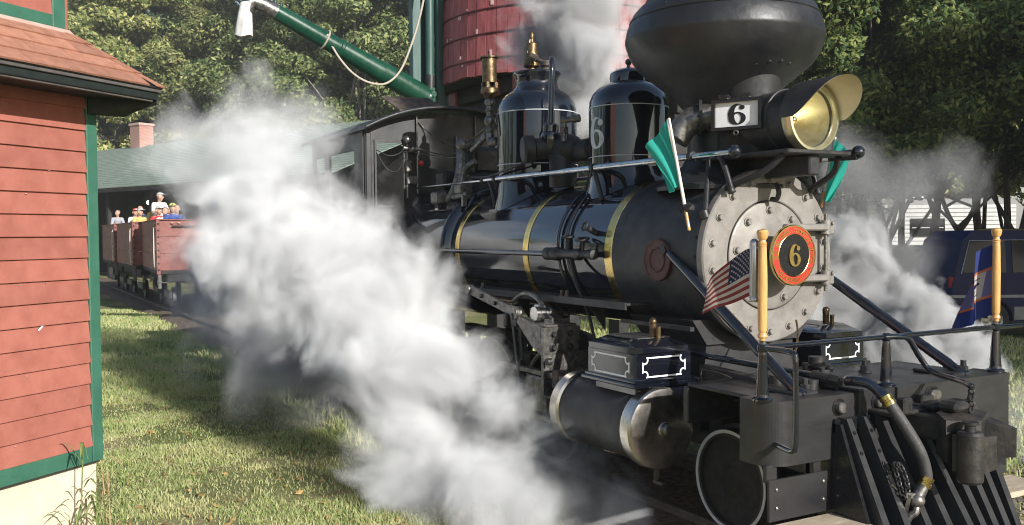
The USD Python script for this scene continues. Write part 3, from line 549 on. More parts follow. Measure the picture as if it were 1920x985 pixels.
# wheels
def wheel(xc, zc, R, s, spokes):
    y0 = s * .45; d = np.array((0, s, 0)); c = np.array((xc, y0, zc))
    w_ = P('driving_wheel' if spokes else 'pilot_wheel', lathe([(R + .03, -.02), (R + .03, .012), (R, .016), (R - .004, .095), (R - .012, .10), (R - .045, .10), (R - .05, .085), (R - .06, .02), (R - .06, -.02), (R + .03, -.02)], c, d, 64), M['iron'], 35)
    P('tyre_edge', lathe([(R - .012, .1005), (R - .004, .1035), (R - .024, .1035), (R - .028, .1005)], c, d, 64), M['lineg'] if not spokes else M['dullst'], parent=w_)
    if spokes:
        for a in range(12):
            t = 2 * PI * a / 12; q = np.array((math.cos(t), 0, math.sin(t)))
            P('spoke', bar(c + q * .08 + d * .05, c + q * (R - .05) + d * .05, .05, .055, d, .008), M['iron'], parent=w_)
        P('hub', lathe([(0, -.03), (.12, -.03), (.12, .10), (.10, .12), (0, .12)], c, d, 24), M['iron'], parent=w_)
    else:
        P('wheel_disc', lathe([(R - .05, .02), (R - .05, .07), (R - .12, .045), (.12, .05), (.09, .07), (.05, .08), (0, .08)], c, d, 48), M['wheelblk'], parent=w_)
for s in (-1, 1):
    wheel(.22, .345, .345, s, False)
    for xd in (-2.05, -3.2, -4.35): wheel(xd, .50, .50, s, True)
P('pilot_axle', cyl((.22, -.5, .345), (.22, .5, .345), .06, 16), M['iron'])
P('truck_frame', [span((-.25, -.36, .30), (.70, -.30, .45), .01), span((-.25, .30, .30), (.70, .36, .45), .01)], M['iron'])
# pilot beam, deck and fittings
beam_pts = [(.99 + .15 * math.cos(a), -.935 - .15 * math.sin(a)) for a in np.linspace(0, PI / 2, 14)] + [(.90, -1.085), (.90, 1.085), (1.13, 1.085), (1.14, 1.075)]
P('pilot_beam', extr(Polygon(beam_pts).buffer(.004), .37, (0, 0, .692), X_, Y_), M['beam'], 25)
P('front_deck', [span((.30, -.98, 1.03), (.91, 1.0, 1.055), .005), span((.28, -1.0, .80), (.33, 1.0, 1.03), .006)], M['beam'])
for q_ in [span((1.141, -.395, .80), (1.165, -.325, 1.066), .004), span((.95, -.395, 1.063), (1.165, -.325, 1.083), .004), span((1.141, -.06, .80), (1.165, .0, 1.066), .004)]: P('beam_strap', q_, M['beam'])
for y in (-.55, -.22, .27, .30):
    b_ = P('beam_bolt', lathe([(.0, .0), (.052, .0), (.052, .008), (.044, .010), (0, .010)], (1.141, y, .99), X_, 24), M['blackp'])
    P('bolt_head', lathe([(.034, .008), (.034, .035), (.028, .042), (0, .044)], (1.141, y, .99), X_, 14), M['dullst'], parent=b_)
for x, y in ((.60, .32), (.84, .86), (.96, .86), (.48, -.12), (.70, -.20), (.95, -.62), (.62, -.62)):
    P('deck_bolt', [bolt((x, y, 1.06), Z_, .030, .045), cyl((x, y, 1.10), (x, y, 1.14), .019, 10)], M['iron'])
for y0 in (-.80, .62): P('brace_shoe', [span((.74, y0, 1.056), (1.06, y0 + .18, 1.082), .008)], M['iron'])
P('coupling_pocket', [span((.55, -.45, 1.056), (.80, -.15, 1.10), .01), bx((.68, -.45, 1.10), (.10, .22, .06), .02), cyl((.45, .02, 1.06), (.45, .02, 1.17), .055, 20), lathe([(.06, 0), (.11, .0), (.11, .018), (.06, .02)], (.45, .02, 1.075), Z_, 28), lathe([(.06, 0), (.095, .0), (.095, .014), (.06, .016)], (.45, .02, 1.105), Z_, 28)], M['iron'])
P('deck_casting', [bx((.78, -.50, 1.085), (.22, .10, .05), .015), bx((.95, -.33, 1.085), (.12, .26, .045), .015), cyl((.72, -.62, 1.06), (.72, -.62, 1.13), .045, 16), cyl((.90, -.52, 1.06), (.90, -.52, 1.12), .05, 16), bx((1.02, -.20, 1.08), (.10, .16, .035), .01)], M['iron'])
P('deck_pipe', tube(spline([(-.35, -.56, 1.17), (.10, -.545, 1.16), (.47, -.49, 1.145), (.94, -.45, 1.13), (1.06, -.44, 1.12)], 6), .022, 10), M['gloss'], True)
P('pipe_joint', [cyl((.86, -.46, 1.132), (1.02, -.445, 1.122), .032, 10), cyl((1.0, -.447, 1.125), (1.06, -.44, 1.12), .038, 6)], M['iron'])
for s in (-1, 1):
    ax, bx_ = np.array((-.38, s * .60, 1.89)), np.array((1.0, s * .745, 1.085))
    P('smokebox_brace', [tube([ax, ax + (bx_ - ax) * .04, ax + (bx_ - ax) * .5, bx_ - (bx_ - ax) * .05, bx_, bx_ + np.array((.06, .01, -.015))], [.026, .032, .037, .034, .030, .022], 14)], M['gloss'], True)
    P('brace_eye', [bx(ax + (-.01, -s * .0, .01), (.09, .05, .09), .015), cyl(ax + (0, -.04, .0), ax + (0, .04, 0), .03, 12)], M['iron'])
for y in (-1.065, -.03, 1.065):
    P('rail_post', lathe([(.058, 0), (.058, .012), (.040, .022), (.036, .04), (.024, .26), (.022, .275), (.030, .285), (.030, .315), (.02, .325), (0, .326)], (1.055, y, 1.063), Z_, 20), M['gloss'], 35)
P('front_rail', [cyl((1.055, -1.08, 1.363), (1.055, 1.35, 1.363), .016, 12)], M['gloss'], True)
P('rail_nut', [bolt((1.055, y, 1.385), Z_, .016, .022) for y in (-1.065, 1.065)], M['dullst'])
P('grab_iron', tube(spline([(1.06, -1.065, 1.362), (1.20, -1.07, 1.365), (1.285, -1.075, 1.36), (1.312, -1.076, 1.335), (1.316, -1.076, 1.20), (1.316, -1.076, .93), (1.31, -1.076, .845), (1.285, -1.07, .82), (1.20, -1.05, .818), (1.10, -1.02, .818)], 6), .0165, 10), M['gloss'], True)
P('uncoupling_lever', tube(spline([(1.06, -.06, 1.363), (1.09, .03, 1.363), (1.10, .12, 1.345), (1.11, .20, 1.24), (1.14, .25, 1.16), (1.22, .24, 1.13), (1.40, .18, 1.12), (1.56, .08, 1.115)], 7), .018, 10), M['gloss'], True)
for k in range(4): P('chain_link', torus((1.56, .075, 1.085 - .035 * k), X_ if k % 2 else Y_, .017, .006, 14, 6), M['iron'])
# coupler
P('coupler_shank', [span((1.10, -.11, .80), (1.50, .11, .94), .015), span((1.12, -.30, .93), (1.32, .28, .955), .006), bx((1.30, -.17, .985), (.06, .08, .10), .01), span((1.13, .12, .95), (1.20, .24, 1.0), .01), bx((1.33, .05, .97), (.12, .12, .05), .02)], M['coupler'])
P('coupler_head', [hull([(1.46, -.10, .72), (1.46, -.10, .965), (1.46, .12, .72), (1.46, .12, .98), (1.58, .20, .70), (1.58, .20, .96), (1.56, -.15, .70), (1.56, -.15, .94), (1.64, .05, .70), (1.64, .05, .93)]), hull([(1.58, .10, .70), (1.58, .22, .70), (1.74, .22, .72), (1.72, .26, .72), (1.58, .10, .92), (1.58, .22, .93), (1.74, .22, .88), (1.72, .26, .88)]), bx((1.49, .03, 1.0), (.13, .16, .06), .02), hull([(1.45, .16, .96), (1.50, .16, .96), (1.45, .20, .96), (1.47, .18, 1.06), (1.49, .18, 1.06)])], M['coupler'])
P('coupler_knuckle', [lathe([(0, .60), (.062, .60), (.072, .615), (.072, .875), (.062, .89), (0, .892)], (1.665, -.085, 0), Z_, 28), hull([(1.60, -.15, .66), (1.60, -.15, .87), (1.735, -.08, .66), (1.735, -.08, .87), (1.73, .06, .67), (1.73, .06, .86), (1.64, .06, .66), (1.64, .06, .87)])], M['coupler'], label='vertical drum of the coupler, rubbed bare along one edge')
P('knuckle_pin', [cyl((1.665, -.085, .88), (1.665, -.085, .935), .030, 14), cyl((1.665, -.085, .93), (1.665, -.085, .945), .045, 14)], M['iron'])
P('coupler_side', hull([(1.50, .20, .64), (1.50, .22, .64), (1.62, .31, .64), (1.60, .32, .64), (1.50, .20, .93), (1.50, .22, .93), (1.62, .31, .84), (1.60, .32, .84)]), M['iron'])
# footboard plates at both ends of the beam
for s in (-1, 1):
    y0, y1 = sorted((s * .595, s * 1.085))
    fp = P('footboard_plate', span((1.11, y0, .385), (1.13, y1, .622), .003), M['beam'])
    for y in (s * .66, s * 1.03):
        for z in (.46, .565): P('rivet', rivet((1.13, y, z), X_, .014), M['dullst'], parent=fp)
    P('plate_hanger', [span((1.07, s * 1.03 - .05, .60), (1.105, s * 1.03 + .03, .70), .004), span((1.07, s * .68 - .03, .60), (1.105, s * .68 + .03, .70), .004)], M['beam'], parent=fp)
    P('foot_tread', span((1.132, y0 - .02, .335), (1.42, y1 + .02, .372), .006), M['tread'], parent=fp)
# pilot (cowcatcher)
plt_ = P('pilot_frame', [span((1.02, -.58, .16), (1.05, .64, .93), .004), span((1.05, -.60, .84), (1.17, .66, .925), .006), hull([(1.04, -.60, .90), (1.20, -.60, .90), (1.50, -.60, .10), (1.04, -.60, .10), (1.04, -.575, .90), (1.20, -.575, .90), (1.50, -.575, .10), (1.04, -.575, .10)])], M['blackp'])
for i in range(9):
    y = -.535 + .142 * i; xb = 1.74 - .26 * abs(y - .03)
    a, b = np.array((1.165, y, .93)), np.array((xb, y * .97, .09))
    sl = P('pilot_slat', [hull([a + (-.02, -.022, 0), a + (-.02, .022, 0), a + (.045, -.022, 0), a + (.045, .022, 0), b + (-.16, -.026, 0), b + (-.16, .026, 0), b + (0, -.026, 0), b + (0, .026, 0)])], M['beam'])
    if i in (0, 1):
        for k in (.09, .22): P('slat_hole', lathe([(0, 0), (.012, 0), (.012, .002), (0, .002)], a + (b - a) * k + np.array((.047 - .047 * k, 0, 0)), np.array((.84, 0, .45)), 14), M['blackp'], parent=sl)
    if i == 1:
        for k in (.30, .36): P('slat_bolt', bolt(a + (b - a) * k + np.array((.036, 0, 0)), (.84, 0, .45), .013, .012), M['iron'], parent=sl)
P('pilot_toe', hull([(1.10, -.60, .07), (1.56, -.58, .07), (1.74, .03, .07), (1.56, .64, .07), (1.10, .64, .07), (1.10, -.60, .10), (1.56, -.58, .10), (1.74, .03, .10), (1.56, .64, .10), (1.10, .64, .10)]), M['beam'])
# brake hose and its chain
hp = spline([(1.10, -.44, 1.13), (1.17, -.42, 1.135), (1.225, -.39, 1.125), (1.28, -.365, 1.08), (1.33, -.345, 1.03)], 5)
P('hose_elbow', tube(hp, [.030] * (len(hp) - 5) + [.036] * 5, 12), M['gloss'], True)
hs = spline([(1.31, -.355, 1.06), (1.345, -.340, 1.005), (1.42, -.30, .88), (1.47, -.25, .75), (1.485, -.215, .62), (1.475, -.225, .555)], 8)
ho = P('brake_hose', tube(hs, .033, 16), M['rubber'], True)
for k in (4, len(hs) - 5):
    d_ = hs[k + 1] - hs[k]; d_ /= np.linalg.norm(d_)
    P('hose_clamp', [lathe([(.034, -.03), (.040, -.03), (.040, -.008), (.036, -.004), (.036, .004), (.040, .008), (.040, .03), (.034, .03)], hs[k], d_, 20)], M['brass'], parent=ho)
P('hose_coupling', [cyl((1.475, -.235, .56), (1.47, -.27, .50), .036, 12), ball((1.47, -.28, .48), .045), tube(spline([(1.47, -.28, .47), (1.48, -.30, .42), (1.46, -.33, .39), (1.44, -.35, .33)], 5), .022, 10), bar((1.47, -.34, .52), (1.43, -.36, .30), .018, .02), bar((1.47, -.25, .50), (1.45, -.36, .52), .03, .03)], M['dullst'])
ch_ = spline([(1.40, -.385, .685), (1.43, -.37, .68), (1.45, -.345, .60), (1.45, -.33, .52)], 4)
for k in range(len(ch_)): P('hose_chain_link', torus(ch_[k], (1, 0, .3) if k % 2 else (0, 1, .1), .015, .005, 12, 5), M['iron'])
for k in range(7): P('hose_chain_link', torus((1.42 + .004 * k, -.40 + .006 * k, .66 - .026 * k), (1, 0, .3) if k % 2 else (0, 1, .1), .015, .005, 12, 5), M['iron'])
P('hanging_cord', tube(spline([(.40, -.12, 1.42), (.46, -.17, 1.36), (.54, -.26, 1.27), (.60, -.36, 1.20)], 5), .007, 6), M['bronze'], True)
# cab
cab_r = lambda y: 3.50 - .26 * (abs(y) / 1.08) ** 2.2
roof_pts = [(y, cab_r(y)) for y in np.linspace(-1.12, 1.12, 25)]
fr = Polygon([(-1.06, 1.45), (1.06, 1.45)] + [(y, cab_r(y) - .03) for y in np.linspace(1.06, -1.06, 25)]).difference(sbox(-.93, 2.35, -.585, 3.10)).difference(sbox(.585, 2.35, .93, 3.10)).difference(sbox(-.5, 1.4, .5, 1.6))
P('cab_front', extr(fr, .035, (-5.335, 0, 0), Y_, Z_), M['cabp'])
P('cab_roof', extr(Polygon(roof_pts + [(y, z + .035) for y, z in roof_pts[::-1]]), 2.5, (-7.62, 0, 0), Y_, Z_), M['cabp'])
P('roof_beading', tube([(-5.10, y, z + .018) for y, z in roof_pts], .022, 8), M['iron'], True)
for s in (-1, 1):
    o = (0, s * 1.06 - (.03 if s > 0 else 0), 0)
    sidep = sbox(-7.25, 1.30, -5.335, 3.27).difference(sbox(-6.55, 2.36, -5.62, 3.02)).difference(sbox(-7.15, 2.36, -6.75, 3.02))
    P('cab_side', extr(sidep, .03, (0, s * 1.06 + .015, 0), X_, Z_), M['cabp'])
    P('corner_post', span((-5.36, s * 1.02 - .035, 1.4), (-5.285, s * 1.02 + .035, 3.20), .01), M['cabp'])
    P('front_window_sash', [bar((-5.26, s * .60, 2.33), (-5.26, s * .60, 3.12), .06, .035), bar((-5.20, s * .545, 2.33), (-5.20, s * .545, 3.14), .022, .09)], M['dullst'])
    P('window_frame', extr(sbox(-.95 if s < 0 else .565, 2.33, -.565 if s < 0 else .95, 3.12).difference(sbox(-.925 if s < 0 else .59, 2.36, -.59 if s < 0 else .925, 3.09)), .02, (-5.298, 0, 0), Y_, Z_), M['iron'])
P('roof_hatch', hull([(-5.6, -.50, 3.53), (-5.6, .14, 3.55), (-5.9, -.62, 3.72), (-5.9, .02, 3.74), (-5.6, -.50, 3.51), (-5.6, .14, 3.53), (-5.9, -.62, 3.70), (-5.9, .02, 3.72)]), M['rust'])
P('backhead', lathe([(0, 0), (.70, 0), (.70, .05), (0, .05)], (-5.36, 0, H), X_, 40), M['iron'])
P('cab_floor', span((-7.3, -1.05, 1.22), (-5.3, 1.05, 1.30), .01), M['dark'])
P('seat_board', [hull([(-6.3, -.92, 2.0), (-6.3, -.88, 2.0), (-5.75, -.92, 2.62), (-5.75, -.88, 2.62), (-6.25, -.92, 2.12), (-6.25, -.88, 2.12), (-5.72, -.92, 2.72), (-5.72, -.88, 2.72)])], M['dullst'])
for pts in ([(-5.28, -.42, 3.38), (-5.24, -.30, 3.24), (-4.9, -.22, 3.06), (-4.4, -.22, 3.03), (-3.85, -.25, 3.14)], [(-5.28, -.62, 3.06), (-5.22, -.4, 3.02), (-4.8, -.28, 2.93), (-4.3, -.25, 2.96), (-3.85, -.25, 3.10)], [(-5.28, -.60, 3.0), (-5.1, -.4, 2.96), (-4.5, -.28, 2.88), (-3.85, -.26, 3.05)]):
    P('pull_cable', tube(spline(pts, 8), .0075, 6), M['dullst'], True)
P('conduit', [cyl((-5.27, -.42, 2.5), (-5.27, -.42, 3.42), .011, 8), cyl((-5.27, -.55, 2.45), (-5.27, -.55, 3.16), .014, 8), cyl((-5.27, .36, 2.6), (-5.27, .36, 3.45), .010, 8), cyl((-5.27, .10, 2.6), (-5.27, .10, 3.2), .010, 8)], M['dullst'])
P('cab_valve', [ball((-5.24, -.56, 3.13), .05), ball((-5.22, -.50, 3.02), .045), cyl((-5.25, -.60, 3.03), (-5.20, -.40, 3.02), .022, 10), bx((-5.25, -.50, 2.66), (.04, .14, .10), .01), bx((-5.25, -.54, 2.82), (.05, .07, .14), .01)], M['dullst'])
P('red_lamp', ball((-5.24, -.385, 2.86), .035, 2), M['red'], True)
inj = [(-4.35, -.30, 3.00), (-4.28, -.33, 2.85), (-4.26, -.36, 2.68), (-4.3, -.40, 2.5), (-4.4, -.44, 2.38)]
P('injector_pipe', [tube(spline(inj, 6), .05, 12), tube(spline([(-4.0, -.30, 2.80), (-4.12, -.36, 2.72), (-4.14, -.40, 2.58), (-4.06, -.42, 2.46), (-3.92, -.42, 2.42)], 6), .035, 10), ball((-4.3, -.30, 3.0), .075), ball((-4.25, -.36, 2.62), .07), cyl((-4.1, -.28, 2.92), (-3.8, -.26, 3.06), .035, 12)], M['dullst'], True)
P('turret_casting', [lathe([(0, 0), (.20, 0), (.22, .03), (.22, .18), (.16, .24), (0, .26)], (-4.35, 0, 2.45), Z_, 28), bx((-4.7, -.25, 2.62), (.25, .3, .22), .03), cyl((-4.4, -.15, 2.7), (-4.4, -.15, 3.0), .05, 14), bx((-4.55, .1, 2.85), (.3, .4, .3), .04)], M['iron'])
P('lubricator', [bx((-4.05, -.42, 2.50), (.16, .14, .10), .01), cyl((-4.2, -.46, 2.42), (-3.9, -.44, 2.44), .03, 10), bx((-3.95, -.46, 2.37), (.05, .05, .12), .005), bx((-4.5, -.50, 2.42), (.2, .12, .14), .02)], M['dullst'])
P('cross_wire', [tube(spline([(-5.27, -.93, 3.0), (-5.2, -.8, 2.93), (-5.2, -.65, 2.98), (-5.27, -.585, 3.08)], 6), .006, 6), tube(spline([(-5.27, -.93, 2.97), (-5.2, -.83, 2.78), (-5.2, -.70, 2.76), (-5.27, -.585, 2.92)], 6), .006, 6)], M['iron'], True)

# tender behind the cab, mostly in the steam
tn = Thing('tender', 'black tender coupled behind the locomotive cab, half lost in steam', 'tender', (-9.6, 0, 0))
tn.part('tank', [span((-11.4, -1.02, 1.0), (-7.75, 1.02, 2.15), .03), span((-11.4, -1.06, 2.10), (-7.75, -.98, 2.42), .02), span((-11.4, .98, 2.10), (-7.75, 1.06, 2.42), .02), span((-11.4, -1.0, 2.1), (-11.3, 1.0, 2.5), .02)], M['cabp'])
tn.part('frame', [span((-11.6, -.9, .78), (-7.6, .9, 1.0), .02)], M['iron'])
cl_ = trimesh.creation.icosphere(3, 1.0); cl_.vertices = cl_.vertices * np.array((1.5, .85, .35)) * (1 + .3 * (meshkit.fbm(cl_.vertices * 6, 3, 2)[:, None] - .5)) + np.array((-9.6, 0, 2.2))
tn.part('coal_load', cl_, M['iron'], False)
for xc in (-8.4, -10.6):
    tn.part('truck', [span((xc - .75, s * .62 - .05, .35), (xc + .75, s * .62 + .05, .60), .02) for s in (-1, 1)], M['iron'])
    for dx in (-.45, .45):
        for s in (-1, 1): tn.part('wheel', lathe([(0, 0), (.33, 0), (.33, .09), (.25, .10), (0, .10)], (xc + dx, s * .45, .33), (0, s, 0), 24), M['iron'])

# ------------------------------------------------------------------ flags on the locomotive
def turned_staff(t, x, y, z0, z1):
    h = z1 - z0
    t.part('staff', lathe([(0, 0), (.018, 0), (.020, .012), (.028, .02), (.028, .03), (.020, .045), (.026, .06), (.028, h * .5), (.024, h * .80), (.022, h * .845), (.026, h * .85), (.022, h * .86), (.026, h * .87), (.021, h * .88), (.018, h * .90), (.026, h * .915), (.032, h * .945), (.034, h * .97), (.028, h * .99), (0, h)], (x, y, z0), Z_, 20), M['staff'], 30)
    t.part('mount', [cyl((x, y, z0 - .03), (x, y, z0 + .01), .010, 8), bolt((x, y, z0 - .04), Z_, .018, .02)], M['dullst'])
def cloth_grid(nu, nv, fn):
    uu, vv = np.meshgrid(np.linspace(0, 1, nu + 1), np.linspace(0, 1, nv + 1), indexing='ij')
    return np.array([[fn(a, b) for a, b in zip(ra, rb)] for ra, rb in zip(uu, vv)])
def patch(G, i0, i1, j0, j1, off=0.):
    g = G[i0:i1 + 1, j0:j1 + 1]; n0, n1 = g.shape[:2]; V = g.reshape(-1, 3); i = np.arange(n0 * n1).reshape(n0, n1)
    q = np.stack([i[:-1, :-1], i[1:, :-1], i[1:, 1:], i[:-1, 1:]], -1).reshape(-1, 4)
    m = trimesh.Trimesh(V, np.vstack([q[:, [0, 1, 2]], q[:, [0, 2, 3]]]), process=False)
    if off: m.vertices = m.vertices + m.vertex_normals * off
    return m
us = Thing('small_flag', 'striped flag with starred blue corner on a turned wooden staff before the smokebox door', 'flag', (1.055, -1.065, 1.40))
turned_staff(us, 1.055, -1.065, 1.405, 2.035)
us.part('clear_tube', [cyl((1.0, -1.075, 1.63), (1.0, -1.075, 1.955), .026, 16), ball((1.0, -1.075, 1.955), .026), cyl((1.0, -1.075, 1.62), (1.0, -1.075, 1.65), .030, 16), bx((1.027, -1.07, 1.93), (.04, .02, .02), .004), bx((1.027, -1.07, 1.66), (.04, .02, .02), .004)], M['plastic'], True)
def usf(a, b): # a along the fly, b down from the top
    x = 1.0 - .025 - .42 * a - .03 * b * a
    z = 1.925 - .28 * b - .235 * a ** 1.25 * (1 - .42 * b) + .012 * math.sin(7 * a + 2 * b)
    return (x, -1.075 + .035 * math.sin(7.5 * a + 1.4 * b) * (.2 + a), z)
G = cloth_grid(39, 26, usf)
for k in range(13):
    i0 = 16 if k < 7 else 0
    us.part('red_stripe' if k % 2 == 0 else 'white_stripe', patch(G, i0, 39, 2 * k, 2 * k + 2), M['flred'] if k % 2 == 0 else M['flwht'], True)
us.part('canton', patch(G, 0, 16, 0, 14), M['flblu'], True)
stars = []
def star(r): return Polygon([(math.cos(PI / 2 + i * PI / 5) * (r if i % 2 == 0 else r * .42), math.sin(PI / 2 + i * PI / 5) * (r if i % 2 == 0 else r * .42)) for i in range(10)])
for r_ in range(9):
    for c_ in range(6 if r_ % 2 == 0 else 5):
        a = (.5 + c_ + (.5 if r_ % 2 else 0)) / 6.1 * 16 / 39; b = (.6 + r_) / 9.3 * 14 / 26
        o = np.array(usf(a, b)); u_ = np.array(usf(a + .01, b)) - o; u_ /= np.linalg.norm(u_); v_ = o - np.array(usf(a, b + .01)); v_ /= np.linalg.norm(v_); n_ = np.cross(u_, v_); n_ /= np.linalg.norm(n_)
        side = 1 if n_[1] < 0 else -1
        stars.append(extr(star(.0085), .0012, o + n_ * side * .0012 - n_ * .0006, u_, np.cross(n_, u_)))
us.part('star_field', stars, M['flwht'], False)
va = Thing('small_flag', 'blue flag with pale orange-edged panel on a turned staff before the van', 'flag', (1.055, 1.065, 1.40))
turned_staff(va, 1.055, 1.065, 1.405, 2.035)
def vaf(a, b):
    x = 1.045 - .02 - .23 * a * (.45 + .62 * b) + .015 * math.sin(9 * a + 3 * b)
    z = 1.965 - .52 * b - .17 * a * (1.0 - .25 * b)
    return (x, 1.065 + .05 * math.sin(8 * a + 2 * b) * (.3 + a) - .04 * a, z)
G = cloth_grid(24, 28, vaf)
va.part('upper_blue', patch(G, 0, 24, 0, 9), M['blue'], True)
va.part('upper_edge', patch(G, 0, 24, 9, 10), M['orange'], True)
va.part('middle_blue', [patch(G, 0, 6, 10, 20), patch(G, 15, 24, 10, 20)], cloth('flag_greyblue', (.16, .15, .30)), True)
va.part('pale_panel', patch(G, 6, 15, 10, 20), M['flwht'], True)
va.part('lower_edge', patch(G, 0, 24, 20, 21), M['orange'], True)
va.part('lower_blue', patch(G, 0, 24, 21, 28), M['blue'], True)
def emblem(fn):
    ms = []
    for (a, b, w_, h_) in ((.40, .43, .05, .008), (.44, .52, .03, .03), (.37, .50, .025, .02), (.46, .60, .045, .008), (.40, .65, .05, .006)):
        o = np.array(fn(a, b)); u_ = np.array(fn(a + .02, b)) - o; u_ /= np.linalg.norm(u_); v_ = o - np.array(fn(a, b + .02)); v_ /= np.linalg.norm(v_); n_ = np.cross(u_, v_); n_ /= np.linalg.norm(n_)
        sd_ = -1 if n_[1] > 0 else 1
        ms.append(extr(Point(0, 0).buffer(1, 6), .001, o + n_ * sd_ * .002, u_ * w_ * .5, v_ * h_ * .5))
    return ms
va.part('emblem', emblem(vaf), M['blue'], False)
def green_flag(lbl, p0, p1, fly, up0, up1):
    t = Thing('green_flag', lbl, 'flag', p0)
    p0, p1 = np.array(p0), np.array(p1); d_ = p1 - p0
    t.part('staff', [tube([p0, p0 + d_ * .25], [.011, .012], 10), ball(p0, .012)], M['staff'], True)
    t.part('staff_upper', tube([p0 + d_ * .22, p1], [.0125, .010], 10), M['pale'], True)
    fly = np.array(fly, float)
    def fn(a, b):
        q = p0 + d_ * (up1 + (up0 - up1) * b); fold = 1 - .55 * b
        return q + fly * a * fold + np.array((0, 0, -.10 * a * (1 - b) - .03 * a)) + np.array((.4, -.9, 0)) * (.03 * math.sin(9 * a + 4 * b) * (.25 + a)) 
    t.part('flag_cloth', patch(cloth_grid(22, 26, fn), 0, 22, 0, 26), M['teal'], True)
    t.part('hem_strip', patch(cloth_grid(2, 26, lambda a, b: fn(a * .05, b) + np.array((.0, -.006, 0))), 0, 2, 0, 26), M['pale'], True)
    return t
green_flag('green cloth flag on a slanted pale staff beside the sand dome', (-.097, -.63, 2.04), (-.31, -.635, 2.83), (-.20, -.05, -.06), .40, 1.0)
green_flag('green cloth flag on a pale staff behind the headlight, beyond the smokebox', (-.07, .63, 2.21), (.06, .63, 2.72), (.14, .02, .0), .10, .98)
P('flag_clamp', [bx((-.125, -.61, 2.19), (.06, .07, .05), .01), bolt((-.10, -.63, 2.21), (.5, -.8, .2), .014, .02), bolt((-.16, -.64, 2.17), (-.5, -.8, .2), .012, .02), cyl((-.15, -.56, 2.19), (-.10, -.65, 2.19), .015, 8)], M['iron'])
# ------------------------------------------------------------------ red clapboard shed on the left
HC = np.array((-1.553, -4.265, 0)); hu = np.array((.614, -.789, 0)); hn = np.array((.789, .614, 0))
hrot = math.atan2(hu[1], hu[0])
def hp3(a, n, z): return HC + hu * a + hn * n + Z_ * z
def hbox(a0, a1, n0, n1, z0, z1, bev=0.0): return bx(hp3((a0 + a1) / 2, (n0 + n1) / 2, (z0 + z1) / 2), (abs(a1 - a0), abs(n1 - n0), abs(z1 - z0)), bev, rz=hrot)
shed = Thing('clapboard_shed', 'red clapboard shed with green trim, shingled skirt roof and pale foundation', 'shed', tuple(HC + Z_ * GZ), hrot)
S = shed.part
S('foundation', hbox(.012, 2.9, -2.6, -.028, -.6, .60, .01), M['conc'])
S('wall_core', hbox(.02, 2.88, -2.6, -.03, .60, 2.93), M['dark'])
S('skirt_board', hbox(.079, 2.9, -.03, .006, .585, .692, .004), M['green'])
S('skirt_shadow_strip', hbox(.012, 2.9, -.04, -.004, .572, .588), M['dark'])
S('corner_board', hbox(0, .077, -.034, .012, .585, 2.93, .004), M['green'])
S('corner_board', hbox(-.012, .0, -.10, .004, .585, 2.93, .003), M['green'])
rng = random.Random(8)
EXP = .1335
for k in range(17):
    z0 = .693 + EXP * k; dz = rng.uniform(-.0025, .0025); t_ = rng.uniform(-.0015, .0015)
    pts = []
    for a in (.0785, 2.9):
        zz = z0 + dz * (1 if a > 1 else -1)
        pts += [hp3(a, -.012, zz - .006), hp3(a, .009 + t_, zz - .006), hp3(a, .009 + t_, zz + .004), hp3(a, -.010, zz + EXP + .006), hp3(a, -.03, zz + EXP + .006), hp3(a, -.03, zz)]
    S('clapboard', hull(pts), M['siding'])
    for a in (.10, .50, .90): S('nail_head', rivet(hp3(a + rng.uniform(-.01, .01), .004, z0 + .022), hn, .005), M['siding'])
S('paint_chip', bx(hp3(.44, .0035, 1.475), (.045, .004, .010), .001, R=np.stack([hu * .75 + Z_ * -.66, hn, np.cross(hu * .75 + Z_ * -.66, hn)], 1)), M['white'])
for k in range(7): S('paint_fleck', bx(hp3(rng.uniform(.08, .85), .0025, .80 + EXP * rng.randrange(0, 15) + rng.uniform(.0, .02)), (rng.uniform(.006, .02), .006, rng.uniform(.003, .007)), 0, rz=hrot), M['flash'])
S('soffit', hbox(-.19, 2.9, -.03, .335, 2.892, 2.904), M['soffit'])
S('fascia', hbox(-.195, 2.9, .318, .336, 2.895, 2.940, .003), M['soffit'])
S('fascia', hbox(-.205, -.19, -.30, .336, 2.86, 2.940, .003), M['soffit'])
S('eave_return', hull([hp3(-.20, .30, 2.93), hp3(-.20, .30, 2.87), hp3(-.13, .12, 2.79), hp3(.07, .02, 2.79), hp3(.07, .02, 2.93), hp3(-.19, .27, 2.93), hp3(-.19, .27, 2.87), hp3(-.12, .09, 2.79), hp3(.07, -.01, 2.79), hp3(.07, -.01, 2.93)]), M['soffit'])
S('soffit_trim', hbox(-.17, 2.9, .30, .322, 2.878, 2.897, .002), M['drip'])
S('drip_edge', hbox(-.212, 2.9, .330, .352, 2.938, 2.962, .003), M['drip'])
S('drip_edge', hbox(-.215, -.205, -.3, .352, 2.938, 2.962, .003), M['drip'])
e0, e1 = np.array((.365, 2.962)), np.array((-.03, 3.285))
def rp(a, t, lift=0.): # a point of the skirt roof: along the wall, up the slope
    q = e0 + (e1 - e0) * t; nn = np.array((e0[1] - e1[1], e1[0] - e0[0])); nn = -nn / np.linalg.norm(nn)
    return hp3(a, q[0] + nn[0] * lift * (1 if nn[1] > 0 else -1), q[1] + abs(nn[1]) * lift)
def hip(t): return -.215 + .395 * t
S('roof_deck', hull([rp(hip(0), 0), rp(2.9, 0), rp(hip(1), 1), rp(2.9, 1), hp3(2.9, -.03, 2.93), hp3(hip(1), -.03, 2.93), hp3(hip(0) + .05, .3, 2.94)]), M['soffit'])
NC = 4
